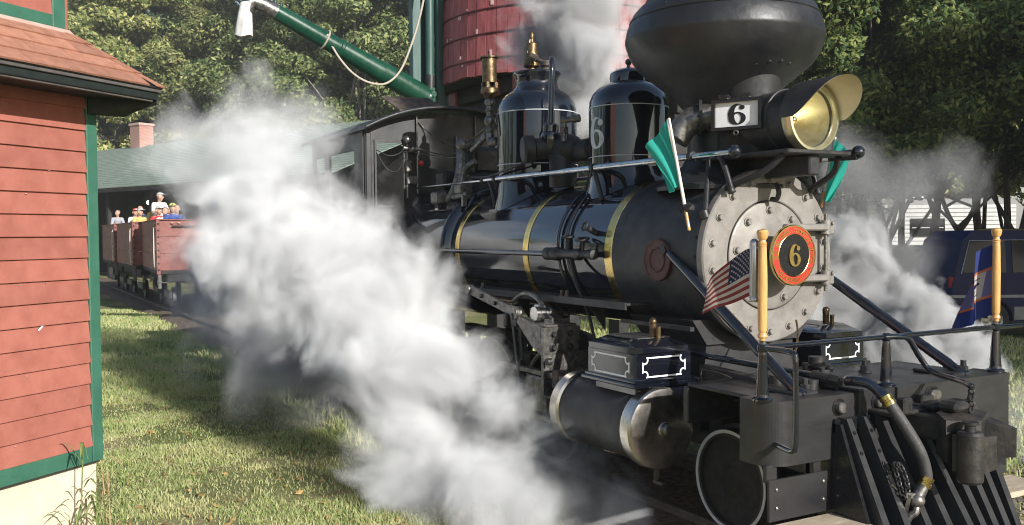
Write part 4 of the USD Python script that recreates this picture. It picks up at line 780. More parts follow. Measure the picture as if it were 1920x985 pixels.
for c in range(NC):
    t0, t1 = c / NC, (c + 1) / NC + .03
    a = hip(t0) - .0; first = True; w_ = .30
    a1 = hip(t0) + (.12 + .17 * ((c * 7) % 3) / 2)
    while a < 2.9:
        b0, b1 = a + (.0 if first else .004), min(a1, 2.9)
        l0, l1 = (hip(t0), hip(min(t1, 1))) if first else (b0, b0)
        if b1 > max(l0, l1) + .02:
            q = [rp(l0, t0, .004), rp(b1, t0, .004), rp(b1, min(t1, 1.), .002), rp(l1, min(t1, 1.), .002), rp(l0, t0, .016), rp(b1, t0, .016), rp(b1, min(t1, 1.), .005), rp(l1, min(t1, 1.), .005)]
            S('shingle', hull(q), M['shing'])
        a, a1, first = a1, a1 + w_ + rng.uniform(-.03, .03), False
# end slope round the corner and its hip caps
S('end_roof', hull([rp(hip(0), 0, .01), rp(hip(1), 1, .01), hp3(hip(1), -2.2, 3.29), hp3(hip(0), -2.6, 2.97), rp(hip(0), 0, -.0), rp(hip(1), 1, -.005), hp3(hip(1), -2.2, 3.27), hp3(hip(0), -2.6, 2.94)]), M['shing'])
for k in range(4):
    S('hip_shingle', hull([rp(hip(k / 4) - .012, k / 4, .018), rp(hip(k / 4) + .055, k / 4, .020), rp(hip((k + 1.1) / 4) - .012, min((k + 1.1) / 4, 1), .009), rp(hip((k + 1.1) / 4) + .055, min((k + 1.1) / 4, 1), .010), rp(hip(k / 4) - .012, k / 4, .008), rp(hip(k / 4) + .055, k / 4, .010)]), M['shing'])
S('roof_flashing', hull([rp(hip(1) - .03, .93, .012), rp(2.9, .93, .012), rp(hip(1) - .03, 1.02, .012), rp(2.9, 1.02, .012), rp(hip(1) - .03, .93, .008), rp(2.9, .93, .008)]), M['flash'])
S('upper_wall', hbox(.18, 2.9, -2.3, -.055, 3.24, 4.6), M['dark'])
S('upper_board', hbox(.272, 2.9, -.06, -.036, 3.285, 3.377, .004), M['green'])
S('upper_corner_board', hbox(.178, .271, -.07, -.034, 3.285, 4.6, .004), M['green'])
S('upper_corner_trim', hbox(.150, .177, -.10, -.045, 3.265, 4.6, .003), M['siding'])
for k in range(9):
    z0 = 3.378 + EXP * k
    S('clapboard', hull([q for a in (.272, 2.9) for q in (hp3(a, -.052, z0 - .004), hp3(a, -.038, z0 - .004), hp3(a, -.038, z0 + .004), hp3(a, -.05, z0 + EXP + .004), hp3(a, -.06, z0 + EXP))]), M['siding'])

# ------------------------------------------------------------------ water tank, its frame, spout and rope
TC = np.array((-9.45, 4.2)); TR = 2.17
tk = Thing('water_tank', 'red wooden stave water tank with iron hoops on a timber tower', 'water tank', (TC[0], TC[1], GZ))
T = tk.part
zb, zt_ = 4.62, 8.3
NS = 66; rng = random.Random(12)
for k in range(NS):
    a0, a1 = 2 * PI * k / NS + .0022, 2 * PI * (k + 1) / NS - .0022; dr_ = rng.uniform(-.006, .006); pts = []
    for a in (a0, a1):
        for z, rr in ((zb - rng.uniform(0, .03), TR + dr_), (zt_, TR - .12 + dr_)):
            for th in (0, .06): pts.append((TC[0] + (rr - th) * math.cos(a), TC[1] + (rr - th) * math.sin(a), z))
    T('stave', hull(pts), M['tank'])
T('tank_floor', cyl((TC[0], TC[1], zb), (TC[0], TC[1], zb + .1), TR - .05, 48), M['dark'])
for z in (4.86, 5.27, 5.67, 6.05, 6.5, 7.0, 7.5):
    rr = TR + .004 - .12 * (z - zb) / (zt_ - zb)
    T('hoop', torus((TC[0], TC[1], z), Z_, rr, .017, 72, 6), M['hoop'])
for k in range(34):
    a = rng.uniform(-PI, 0) ; z = rng.choice((4.86, 5.27, 5.67, 6.05, 6.5)) + rng.choice((-.05, .05, .09))
    rr = TR + .001 - .12 * (z - zb) / (zt_ - zb)
    T('worn_patch', bx((TC[0] + rr * math.cos(a), TC[1] + rr * math.sin(a), z), (.012, rng.uniform(.02, .05), rng.uniform(.02, .10)), 0, rz=a), M['tankfleck'])
T('roof', lathe([(TR + .15, 8.3), (0, 9.6), (0, 9.55), (TR + .15, 8.22)], (TC[0], TC[1], 0), Z_, 48), M['roofgrn'], False)
for k in range(7): T('joist', span((TC[0] - 1.8, TC[1] - 1.5 + .5 * k - .07, 4.36), (TC[0] + 1.8, TC[1] - 1.5 + .5 * k + .07, 4.615), .01), M['dark'])
for y in (-1.3, 0, 1.3): T('girder', span((TC[0] - 1.9, TC[1] + y - .13, 4.05), (TC[0] + 1.9, TC[1] + y + .13, 4.357), .01), M['dark'])
for x in (-1.7, 0, 1.7):
    for y in (-1.3, 1.3): T('leg', span((TC[0] + x - .14, TC[1] + y - .14, -.2), (TC[0] + x + .14, TC[1] + y + .14, 4.047), .01), M['dark'])
for x in (-1.9, -1.1, .5, 1.3): T('red_block', span((TC[0] + x - .16, TC[1] - 1.62, 4.34), (TC[0] + x + .16, TC[1] - 1.52, 4.61), .02), M['tank'])
sp = Thing('water_spout', 'long green water spout pipe held up beside the tank, with its green post frame', 'water spout', (-10.0, 1.9, GZ))
S2 = sp.part
S2('frame_post', span((-10.22, 1.60, -.2), (-10.06, 1.76, 6.6), .01), M['post'])
S2('frame_post', span((-10.0, 1.98, -.2), (-9.86, 2.12, 6.6), .01), M['post'])
S2('frame_board', span((-10.17, 1.78, 4.2), (-10.12, 1.98, 6.6), .004), M['post'])
S2('counterweight_pipe', cyl((-9.96, 1.88, 4.75), (-9.96, 1.88, 6.6), .075, 16), M['post'], label='pale green vertical pipe')
S2('pipe_socket', [cyl((-9.96, 1.88, 4.3), (-9.96, 1.88, 4.78), .085, 16), bx((-9.90, 2.13, 4.95), (.06, .06, .2), .01), cyl((-9.90, 2.12, 5.15), (-9.80, 2.45, 5.15), .015, 8)], M['iron'])
A_, B_ = np.array((-10.02, 1.83, 4.40)), np.array((-9.99, -.78, 5.58))
ax_ = (B_ - A_); ln_ = np.linalg.norm(ax_); dd = ax_ / ln_
S2('spout_pipe', lathe([(0, -.05), (.19, -.05), (.20, -.02), (.195, .0), (.185, .02), (.183, .9), (.175, .92), (.150, ln_ * .58), (.162, ln_ * .585), (.162, ln_ * .60), (.148, ln_ * .605), (.128, ln_), (0, ln_)], A_, dd, 36), M['spout'], 35)
S2('spout_hinge', [bx(A_ + (0, .10, .02), (.30, .12, .30), .02), cyl(A_ + (-.2, .06, .04), A_ + (.2, .06, .04), .05, 12)], M['spout'])
el = spline([B_ - dd * .15, B_ + dd * .05, B_ + dd * .28 + Z_ * -.01, B_ + dd * .45 + Z_ * -.08, B_ + dd * .52 + Z_ * -.26], 8)
S2('spout_elbow', tube(el, np.linspace(.128, .105, len(el)), 20), M['dullst'], True)
end = el[-1]
rowz = []
for k, (r_, dz) in enumerate(((.108, .14), (.115, .05), (.125, -.05), (.14, -.22), (.155, -.40))):
    for a in np.arange(28) * 2 * PI / 28:
        rr = r_ * (1 + .10 * math.sin(5 * a + k * .8) * k / 4); rowz.append(end + np.array((rr * math.cos(a), rr * math.sin(a) * .85 - .012 * k, dz + .02 * math.sin(3 * a) * k / 4)))
i = np.arange(5 * 28).reshape(5, 28); j = np.roll(i, -1, 1)
q = np.stack([i[:-1], i[1:], j[1:], j[:-1]], -1).reshape(-1, 4)
S2('canvas_sleeve', trimesh.Trimesh(np.array(rowz), np.vstack([q[:, [0, 1, 2]], q[:, [0, 2, 3]]]), process=False), M['canvas'], True)
rp_ = Thing('hanging_rope', 'pale rope hanging in a loop below the green water spout', 'rope', (-9.9, .8, 4.5))
rp_.part('rope', tube(spline([(-9.93, .02, 5.30), (-9.90, .05, 5.20), (-9.88, .22, 4.92), (-9.86, .45, 4.68), (-9.84, .72, 4.55), (-9.80, 1.0, 4.55), (-9.78, 1.25, 4.78), (-9.74, 1.43, 5.2), (-9.70, 1.56, 5.62), (-9.66, 1.66, 6.1), (-9.64, 1.72, 6.6)], 8), .019, 8), M['rope'], True)
rp_.part('rope_tie', [torus((-9.995, .02, 5.22), dd, .160, .018, 24, 6), ball((-9.88, .03, 5.26), .035)], M['rope'], True)

# ------------------------------------------------------------------ long station shed behind the train
sv_ = np.array((.918, .397, 0)); sp_ = np.array((-.397, .918, 0)); SO = np.array((-44.0, 1.25, 0)); srot = math.atan2(.397, .918)
def st(a, b, z): return SO + sv_ * a + sp_ * b + Z_ * z
stn = Thing('station_shed', 'long low station building with a grey-green roof and dark open front', 'station', tuple(SO + Z_ * GZ), srot)
NR = 26
for k in range(NR):
    t0, t1 = k / NR, (k + 1.25) / NR
    b0, z0, b1, z1 = 10 * t0 - .5, 4.40 + 3.6 * t0, 10 * min(t1, 1) - .5, 4.40 + 3.6 * min(t1, 1)
    stn.part('roof_course', hull([st(a, b, z) for a in (-22, 15) for b, z in ((b0, z0), (b0, z0 + .05), (b1, z1), (b1, z1 + .012))]), M['roofgrn'])
stn.part('rear_roof', hull([st(a, b, z) for a in (-22, 15) for b, z in ((9.5, 8.0), (9.5, 7.9), (20, 4.4), (20, 4.3))]), M['roofgrn'])
stn.part('eave_board', hull([st(a, b, z) for a in (-22, 15) for b, z in ((-.5, 4.39), (-.5, 4.20), (-.42, 4.20), (-.42, 4.39))]), M['dark'])
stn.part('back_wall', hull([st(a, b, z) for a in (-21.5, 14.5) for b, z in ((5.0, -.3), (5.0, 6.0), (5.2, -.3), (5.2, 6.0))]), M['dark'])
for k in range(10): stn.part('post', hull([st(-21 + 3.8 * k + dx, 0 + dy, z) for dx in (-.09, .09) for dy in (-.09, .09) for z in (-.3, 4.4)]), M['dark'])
lampm = usdkit.material(stage, L + 'shed_lamp', {"e": ("emission", {"color": (1, .97, .9), "strength": 6.})}, [], surface="e.emission")
for a in (-1.4, 4.6, 10.6): stn.part('ceiling_lamp', ball(st(a, 1.8, 3.75), .10, 2), lampm, True)
chim = st(-14.3, 9.3, 8.3)
cp = stn.part('chimney', bx(chim + (0, 0, 0), (1.15, 1.0, 2.0), .02, rz=srot), M['brick'])
stn.part('chimney_cap', bx(chim + (0, 0, 1.04), (1.28, 1.13, .16), .03, rz=srot), M['flash'], parent=cp)

# ------------------------------------------------------------------ open coaches with people
def coach(lbl, x, y, rz, rivets):
    t = Thing('open_coach', lbl, 'railway car', (x, y, 0), rz, 'open coaches behind the tender'); Q = lambda n, m, mm, sm=32, **k: t.part(n, m, mm, sm, world=False, **k)
    Lc, W = 4.7, .95
    Q('floor', span((-Lc, -W, 1.0), (0, W, 1.12), .01), M['dark'])
    ends = [(-.035, 0), (-Lc, -Lc + .035)]
    for x0, x1 in ends:
        for k in range(3):
            z0 = 1.10 + .45 * k
            Q('end_plank', span((x0, -W + .001, z0 + .003), (x1, W - .001, z0 + .447), .006), M['coach'])
    for k in range(3):
        for s in (-1, 1): Q('side_plank', span((-Lc + .04, s * W - .018, 1.10 + .45 * k + .003), (-.04, s * W + .018, 1.10 + .45 * k + .447), .006), M['coach'])
    Q('corner_post', [span((-.02, s * W - .05, 1.0), (.03, s * W + .05, 2.46), .01) for s in (-1,)], M['coach'])
    Q('corner_post', span((-.02, W - .05, 1.0), (.03, W + .05, 2.46), .01), M['coach'])
    Q('top_rail', span((-.05, -W, 2.445), (.05, W, 2.475), .006), M['coach'])
    for s in (-1, 1): Q('top_rail', span((-Lc, s * W - .04, 2.445), (0, s * W + .04, 2.475), .006), M['coach'])
    for k in range(8):
        Q('rivet', rivet((.03, -W + .0, 1.12 + .175 * k), X_, .028), M['dark'])
        Q('side_bracket', span((-.62, -W - .06, 1.12 + .175 * k), (-.50, -W - .015, 1.14 + .175 * k)), M['pale'])
    Q('grab_rail', tube(spline([(-.16, -W - .02, 2.2), (-.16, -W - .09, 2.2), (-.16, -W - .09, 1.25), (-.16, -W - .02, 1.25)], 4), .014, 6), M['pale'])
    Q('end_rail', cyl((.06, -W + .35, 2.28), (.06, W - .1, 2.28), .025, 10), M['dark'])
    Q('brake_stand', [cyl((.10, .15, 1.0), (.10, .15, 1.62), .04, 10), lathe([(0, 0), (.16, .02), (.20, .15), (.14, .34), (.05, .42), (0, .43)], (.10, .15, 1.15), Z_, 18)], M['iron'])
    Q('step_iron', [span((.0, -W - .02, .78), (.10, -W + .2, .80)), span((.02, -W - .03, .62), (.10, -W + .06, 1.0), .01)], M['drip'])
    Q('underframe', span((-Lc, -.75, .78), (0, .75, 1.0), .02), M['dark'])
    for xc in (-.9, -3.8):
        for s in (-1, 1):
            Q('wheel', lathe([(0, 0), (.3, 0), (.3, .09), (.24, .1), (0, .1)], (xc, s * .45, .3), (0, s, 0), 20), M['iron'])
        Q('truck_side', span((xc - .6, -.68, .32), (xc + .6, -.58, .52), .02), M['iron'])
    return t
coach('red-brown open coach nearest the engine, its plank end lit by the sun', -21.25, 0.02, -.055, 8)
coach('red-brown open coach in the middle of the three, mostly shaded side', -26.5, .08, -.01, 8)
coach('red-brown open coach farthest back, only its edge showing past the shed', -31.7, .12, -.01, 8)
def limb(chain, rads): # hulls of successive spheres
    out = []
    for a, b, ra, rb in zip(chain[:-1], chain[1:], rads[:-1], rads[1:]):
        p = [np.array(c) + r * np.array(q) for c, r in ((a, ra), (b, rb)) for q in trimesh.creation.icosphere(1).vertices]
        h = hull(p); out.append(m3.Manifold(m3.Mesh(np.asarray(h.vertices, np.float32), np.asarray(h.faces, np.uint32))))
    return out
def merged(ms, it=6):
    r = m3.Manifold.batch_boolean(ms, m3.OpType.Add).refine_to_length(.035); q = r.to_mesh()
    t = trimesh.Trimesh(q.vert_properties[:, :3], q.tri_verts, process=True)
    return trimesh.smoothing.filter_taubin(t, iterations=it)
def person(lbl, x, y, zseat, rz, shirt, cap=None, hair='hair', lean=.15, arm='rest', headturn=0.):
    t = Thing('person', lbl, 'person', (x, y, zseat), rz)
    sh, hp_ = np.array((lean, 0, .50)), np.array((0, 0, 0)); nk = sh + (.02, 0, .07); hd = nk + np.array((.05, 0, .155))
    ms = limb([hp_, (lean * .5, 0, .26), sh - (0, 0, .06)], [.145, .135, .13]) + limb([sh + (0, -.13, 0), sh + (0, .13, 0)], [.075, .075]) + limb([sh, nk, hd - (.02, 0, .05)], [.07, .055, .06])
    c_, s_ = math.cos(headturn), math.sin(headturn); fwv = np.array((c_, s_, 0))
    hl_ = limb([hd - fwv * .02 + Z_ * .045, hd + fwv * .015, hd + fwv * .03 - Z_ * .07], [.088, .086, .052]) + limb([hd + fwv * .085 + Z_ * .01, hd + fwv * .105 - Z_ * .022], [.012, .016])
    for s in (-1, 1): hl_ += limb([hd + np.array((-s_, c_, 0)) * s * .088 + Z_ * .015, hd + np.array((-s_, c_, 0)) * s * .09 - Z_ * .025], [.018, .014])
    legs = []
    for s in (-1, 1): legs += limb([(0, s * .09, -.02), (.40, s * .10, -.02), (.42, s * .10, -.42), (.50, s * .10, -.44)], [.09, .065, .045, .04])
    arms, slv = [], []
    for s in (-1, 1):
        a0 = sh + (0, s * .17, -.01)
        a1 = a0 + (.14, s * .06, -.24); a2 = a1 + (.22, -s * .12, .07) if arm == 'rest' else a1 + (.20, 0, -.04)
        arms += limb([a0, a1, a2], [.052, .042, .030])
        hnd = a2 + (.05, -s * .02, .0); arms += limb([a2, hnd], [.028, .032])
        for k in range(4): arms += limb([hnd + (.01, (k - 1.5) * .017, 0), hnd + (.055 + .008 * (k in (1, 2)), (k - 1.5) * .019, -.012)], [.010, .008])
        arms += limb([hnd + (-.01, -s * .025, 0), hnd + (.02, -s * .05, .0)], [.011, .009])
        slv += limb([a0, a0 + (a1 - a0) * .75], [.064, .058])
    t.part('body', merged(ms + hl_ + arms + legs), M['skin'], True, world=False)
    t.part('shirt', merged(limb([hp_, (lean * .5, 0, .26), sh - (0, 0, .05)], [.16, .152, .146]) + limb([sh + (0, -.15, -.01), sh + (0, .15, -.01)], [.083, .083]) + slv), M['cl_' + shirt], True, world=False)
    t.part('trousers', merged(limb([(0, -.06, -.04), (0, .06, -.04)], [.15, .15]) + [m for s in (-1, 1) for m in limb([(0, s * .09, -.02), (.40, s * .10, -.02), (.42, s * .10, -.40)], [.105, .08, .06])]), M['cl_darkblue'], True, world=False)
    hh = hd + np.array((-.012, 0, .035))
    if cap:
        A = trimesh.creation.icosphere(2, .101); A = A.slice_plane([0, 0, .02], [0, 0, 1], cap=True); A.vertices = A.vertices + hh + (0, 0, .01)
        br = hull([hh + fwv * r_ * math.cos(b) + np.array((-s_, c_, 0)) * r_ * math.sin(b) * .9 + Z_ * (.035 + dz) for b in np.linspace(-.7, .7, 7) for r_ in (.085, .185) for dz in (0, .012)])
        t.part('cap', [A, br], M['cl_' + cap], True, world=False)
        t.part('cap_badge', bx(hh + fwv * .092 + Z_ * .065, (.02, .05, .035), .005, rz=headturn), M['cl_' + ('black' if cap == 'capyel' else 'white')], world=False)
    hr = trimesh.creation.icosphere(2, .099); v = hr.vertices; keep = v @ np.array((-c_, -s_, .55)) > (-.010 if not cap else .03)
    hr.update_faces(keep[hr.faces].all(1)); hr.remove_unreferenced_vertices(); hr.vertices = hr.vertices * np.array((1, 1, .98)) + hh
    t.part('hair', hr, M[hair], True, world=False)
    eyes = [ball(hd + fwv * .083 + np.array((-s_, c_, 0)) * s * .032 + Z_ * .022, .010, 1) for s in (-1, 1)]
    for e_ in eyes: t.part('eye', e_, M['cl_black'], True, world=False)
    t.part('mouth', bx(hd + fwv * .070 - Z_ * .062, (.012, .040, .008), .002, rz=headturn), M['cl_redshirt'], world=False)
    return t
person('person in a blue shirt and a black and yellow cap leaning on the coach end', -21.9, -.50, 2.05, .02, 'blueshirt', 'capyel', lean=.22, headturn=-.2)
person('person in a red shirt and grey cap looking sideways', -24.0, -.52, 2.04, .05, 'redshirt', 'capgrey', lean=.10, headturn=.4)
person('person in a yellow shirt with brown hair behind the red shirt', -25.35, -.42, 2.19, .05, 'yellow', None, lean=.12, headturn=.35)
person('person in a white shirt sitting highest at the back of the first coach', -24.8, -.37, 2.47, .2, 'white', 'capgrey', lean=.05, headturn=.9)
person('person in a grey shirt with brown hair in the farthest coach, beside the shed corner', -34.6, -.45, 2.2, .05, 'greyshirt', None, lean=.15, headturn=-.9)
person('person in a red cap bending low in the second coach', -29.7, -.45, 2.12, .05, 'white', 'capred', lean=.26, headturn=.1)
person('person in a white shirt leaning over the side of the first coach near the corner', -23.0, -.55, 1.98, .1, 'white', None, lean=.25, headturn=-.8)
person('person in a yellow shirt and grey cap in the second coach beside the red cap', -28.6, -.42, 2.1, .05, 'yellow', 'capgrey', lean=.1, headturn=.6)
person('person in a dark shirt sitting in the second coach behind the yellow shirt', -30.6, -.15, 2.25, .05, 'darkblue', None, lean=.1, headturn=-.3)
person('person in a pink shirt at the coach end, fading into the steam', -21.85, .30, 2.02, .1, 'pink', None, lean=.12, headturn=-.5)
person('person in a dark shirt with white hair behind the blue shirt', -24.6, .12, 2.10, -.2, 'darkblue', None, 'hairw', lean=.08, headturn=.2)

# ------------------------------------------------------------------ camper trailers and parked cars beyond the train
def camper(lbl, p, ln, rz, h=2.75):
    t = Thing('camper_trailer', lbl, 'camper trailer', (p[0], p[1], GZ), rz, 'white camper trailers under the trees'); Q = lambda n, m, mm, sm=32, **k: t.part(n, m, mm, sm, world=False, **k)
    Q('body', hull([(x, y, z) for y in (-1.1, 1.1) for x, z in ((-ln / 2, .75), (-ln / 2, h - .35), (-ln / 2 + .35, h), (ln / 2 - .35, h), (ln / 2, h - .35), (ln / 2 - .25, .75))]), M['campgap'])
    n_ = int((h - .95) / .135)
    for k in range(n_): Q('side_panel', hull([(x, -1.10 + yy, .86 + .135 * k + zz) for x in (-ln / 2 + .02, ln / 2 - .30) for yy, zz in ((0, 0), (-.022, .004), (-.018, .108), (0, .112))]), M['camper'])
    for wx_ in (-2.2, .45):
        f = Q('window', extr(sbox(-.55, 0, .55, .60).difference(sbox(-.51, .04, .51, .56)), .03, (wx_, -1.125, 1.95), X_, Z_), M['blackp'])
        Q('pane', span((wx_ - .52, -1.136, 1.98), (wx_ + .52, -1.130, 2.52)), M['darkglass'], parent=f)
        Q('glazing_bar', span((wx_ - .52, -1.150, 2.23), (wx_ + .52, -1.138, 2.26)), M['lineg'], parent=f)
    Q('roof_vent', bx((.4, 0, h + .06), (.5, .5, .14), .03), M['white'])
    Q('chassis', span((-ln / 2 + .2, -.95, .55), (ln / 2 + .6, .95, .75), .02), M['dark'])
    for s in (-1, 1): Q('wheel', lathe([(0, 0), (.34, 0), (.34, .2), (.2, .21), (0, .18)], (0, s * .9, .34), (0, s, 0), 24), M['tyre'])
crot = math.atan2(.872, .489)
camper('white ribbed camper trailer with a dark sliding window behind the leaning trunks', (-16.6, 22.6), 7.2, crot - .06, 3.2)
camper('white camper trailer at the right edge, beyond the blue van roof', (-12.4, 30.4), 7.0, crot + .04, 3.2)
camper('white camper trailer lost in the steam to the left of the others', (-20.6, 17.2), 4.6, crot - .1, 3.0)
def car(name, lbl, cat_n, p, rz, prof, W, windows, paint, wheels, R, extra=None):
    t = Thing(name, lbl, cat_n, (p[0], p[1], GZ), rz); Q = lambda n, m, mm, sm=32, **k: t.part(n, m, mm, sm, world=False, **k)
    pg = Polygon(prof)
    for wx_ in wheels: pg = pg.difference(Point(wx_, R).buffer(R * 1.18, 12))
    pg = pg.buffer(-.03).buffer(.03)
    body = extr(pg, W, (0, W / 2, 0), X_, Z_)
    v = body.vertices.copy(); zc = np.clip((v[:, 2] - 1.0) / 1.1, 0, 1); v[:, 1] *= 1 - .13 * zc; body.vertices = v
    Q('body', body, paint, 30)
    for k, wp in enumerate(windows):
        wg = Polygon(wp).buffer(-.02).buffer(.02)
        for s in (-1, 1):
            m = extr(wg, .02, (0, .01, 0), X_, Z_); v = m.vertices; v[:, 1] = s * (W / 2 * (1 - .13 * np.clip((v[:, 2] - 1.0) / 1.1, 0, 1)) + .004) + v[:, 1]; Q('window', m, M['darkglass'])
    for wx_ in wheels:
        for s in (-1, 1):
            w_ = Q('wheel', lathe([(0, 0), (R * .62, 0), (R * .68, .02), (R, .0), (R, .2), (R * .9, .22), (R * .66, .22), (R * .60, .17), (0, .17)], (wx_, s * (W / 2 - .22), R), (0, s, 0), 28), M['tyre'])
            Q('rim', [lathe([(R * .52, .01), (R * .62, .04), (R * .62, .06), (R * .52, .05)], (wx_, s * (W / 2 - .04), R), (0, s, 0), 24)] + [bar(np.array((wx_, s * (W / 2 - .02), R)), np.array((wx_ + R * .58 * math.cos(a), s * (W / 2 - .02), R + R * .58 * math.sin(a))), .07, .04, (0, 1, 0)) for a in np.arange(6) * PI / 3], M['alloy'], parent=w_)
    for n, m, mm in (extra or []): Q(n, m, mm)
    return t
car('blue_van', 'dark blue van at the right edge behind the blue flag', 'van', (-6.64, 14.3), crot,
    [(-2.30, .45), (-2.34, .95), (-2.28, 1.25), (-2.08, 1.95), (-1.85, 2.14), (1.2, 2.16), (1.75, 1.55), (2.5, 1.25), (2.6, .5), (2.5, .32), (-2.22, .32)], 1.95,
    [[(-2.12, 1.30), (-1.95, 1.90), (-1.25, 1.95), (-1.25, 1.30)], [(-1.12, 1.30), (-1.12, 1.95), (-.05, 1.96), (-.05, 1.30)], [(.08, 1.30), (.08, 1.96), (.95, 1.94), (1.45, 1.40), (1.45, 1.30)]], M['van'], (-1.55, 1.65), .36,
    [('trim_strip', span((-2.4, -.985, .80), (2.4, -.974, .86), .004), M['cargry']), ('door_handle', bx((-.2, -.985, 1.15), (.16, .03, .03), .008), M['cargry']), ('lower_panel', span((-1.1, -.982, .36), (1.2, -.974, .62), .004), M['cargry']), ('roof_edge', span((-1.8, -.865, 2.13), (1.1, -.84, 2.17), .008), M['carblk']), ('tail_lamp', bx((-2.30, -.86, 1.05), (.06, .14, .34), .015), M['red']), ('rear_bumper', bx((-2.36, 0, .55), (.14, 1.9, .18), .03), M['carblk']), ('window_trim', tube([(-2.14, -.945, 1.28), (-1.96, -.885, 1.93), (.95, -.88, 1.97)], .012, 6), M['steel']), ('wing_mirror', bx((1.35, -1.06, 1.40), (.12, .18, .16), .03), M['carblk'])])
car('pickup_truck', 'black pickup truck in the shade between the trunks and the steam', 'pickup truck', (-9.9, 13.7), crot + .05,
    [(-2.7, .5), (-2.72, 1.15), (-.9, 1.18), (-.75, 1.2), (-.55, 1.78), (.65, 1.80), (1.25, 1.22), (2.6, 1.08), (2.7, .55), (2.5, .38), (-2.6, .38)], 1.9,
    [[(-.55, 1.22), (-.42, 1.70), (.02, 1.72), (.02, 1.22)], [(.10, 1.22), (.10, 1.72), (.6, 1.72), (1.02, 1.24)]], M['carblk'], (-1.7, 1.75), .38,
    [('chrome_trim', tube([(-.60, -.93, 1.2), (-.44, -.90, 1.74), (.63, -.89, 1.75), (1.12, -.93, 1.22)], .014, 6), M['steel']), ('bed_rail', span((-2.7, -.95, 1.15), (-.92, -.90, 1.19), .006), M['steel'])])
car('silver_sedan', 'silver car behind the steam, left of the pickup', 'car', (-15.2, 12.5), crot,
    [(-2.2, .45), (-2.2, .95), (-1.6, 1.02), (-1.0, 1.42), (.3, 1.45), (1.0, 1.0), (2.1, .85), (2.2, .5), (2.0, .30), (-2.0, .30)], 1.75,
    [[(-1.35, 1.04), (-.95, 1.36), (-.35, 1.39), (-.35, 1.04)], [(-.28, 1.04), (-.28, 1.39), (.25, 1.39), (.75, 1.04)]], M['cargry'], (-1.35, 1.35), .32)
# ------------------------------------------------------------------ trees
def leaf_mat(name, dark, mid, light):
    return usdkit.material(stage, L + name, {"rn": ("attribute", {"attribute": "rnd"}), "r": ("rgb_ramp", {"ramp": [(0., dark), (.55, mid), (1., light)]}), "oi": ("object_info", {}), "h": ("hsv", {}), "mv": ("map_range", {"to_min": .8, "to_max": 1.2}),
        "p": ("principled_bsdf", {"roughness": .55, "specular_ior_level": .3}), "t": ("translucent_bsdf", {}), "m": ("mix_closure", {"fac": .4})},
        [("rn.fac", "r.fac"), ("oi.random", "mv.value"), ("mv.result", "h.value"), ("r.color", "h.color"), ("h.color", "p.base_color"), ("h.color", "t.color"), ("p.BSDF", "m.closure1"), ("t.BSDF", "m.closure2")], surface="m.closure")
M['leafA'] = leaf_mat('leaf_yellow_green', (.09, .13, .042), (.25, .28, .09), (.58, .55, .24))
M['leafB'] = leaf_mat('leaf_mid_green', (.075, .125, .044), (.20, .26, .09), (.50, .52, .21))
M['leafC'] = leaf_mat('leaf_dark_green', (.045, .085, .028), (.13, .19, .052), (.38, .40, .12))
M['bark'] = wmat('bark', (.045, .035, .028), (.10, .082, .066), (.85, .95), scale=7, stretch=(2, 2, .5), bump=.7, bscale=16)
M['barkp'] = wmat('pale_bark', (.16, .14, .11), (.28, .25, .20), (.85, .95), scale=7, stretch=(2, 2, .5), bump=.5, bscale=16)
def leaves(P_, N_, size, rs_):
    """Small folded leaf faces at the points, facing about N_."""
    n = len(P_); d = N_ + rs_.normal(0, .55, (n, 3)); d /= np.linalg.norm(d, axis=1, keepdims=True)
    a = np.cross(d, rs_.normal(0, 1, (n, 3))); a /= np.linalg.norm(a, axis=1, keepdims=True); b = np.cross(d, a)
    s = (size * rs_.uniform(.6, 1.35, n))[:, None]
    V = np.stack([P_ - a * s, P_ + b * s * .48 - d * s * .12, P_ + a * s, P_ - b * s * .48 - d * s * .12], 1).reshape(-1, 3)
    i = np.arange(n)[:, None] * 4
    return trimesh.Trimesh(V, np.vstack([i + [0, 1, 2], i + [0, 2, 3]]), process=False)
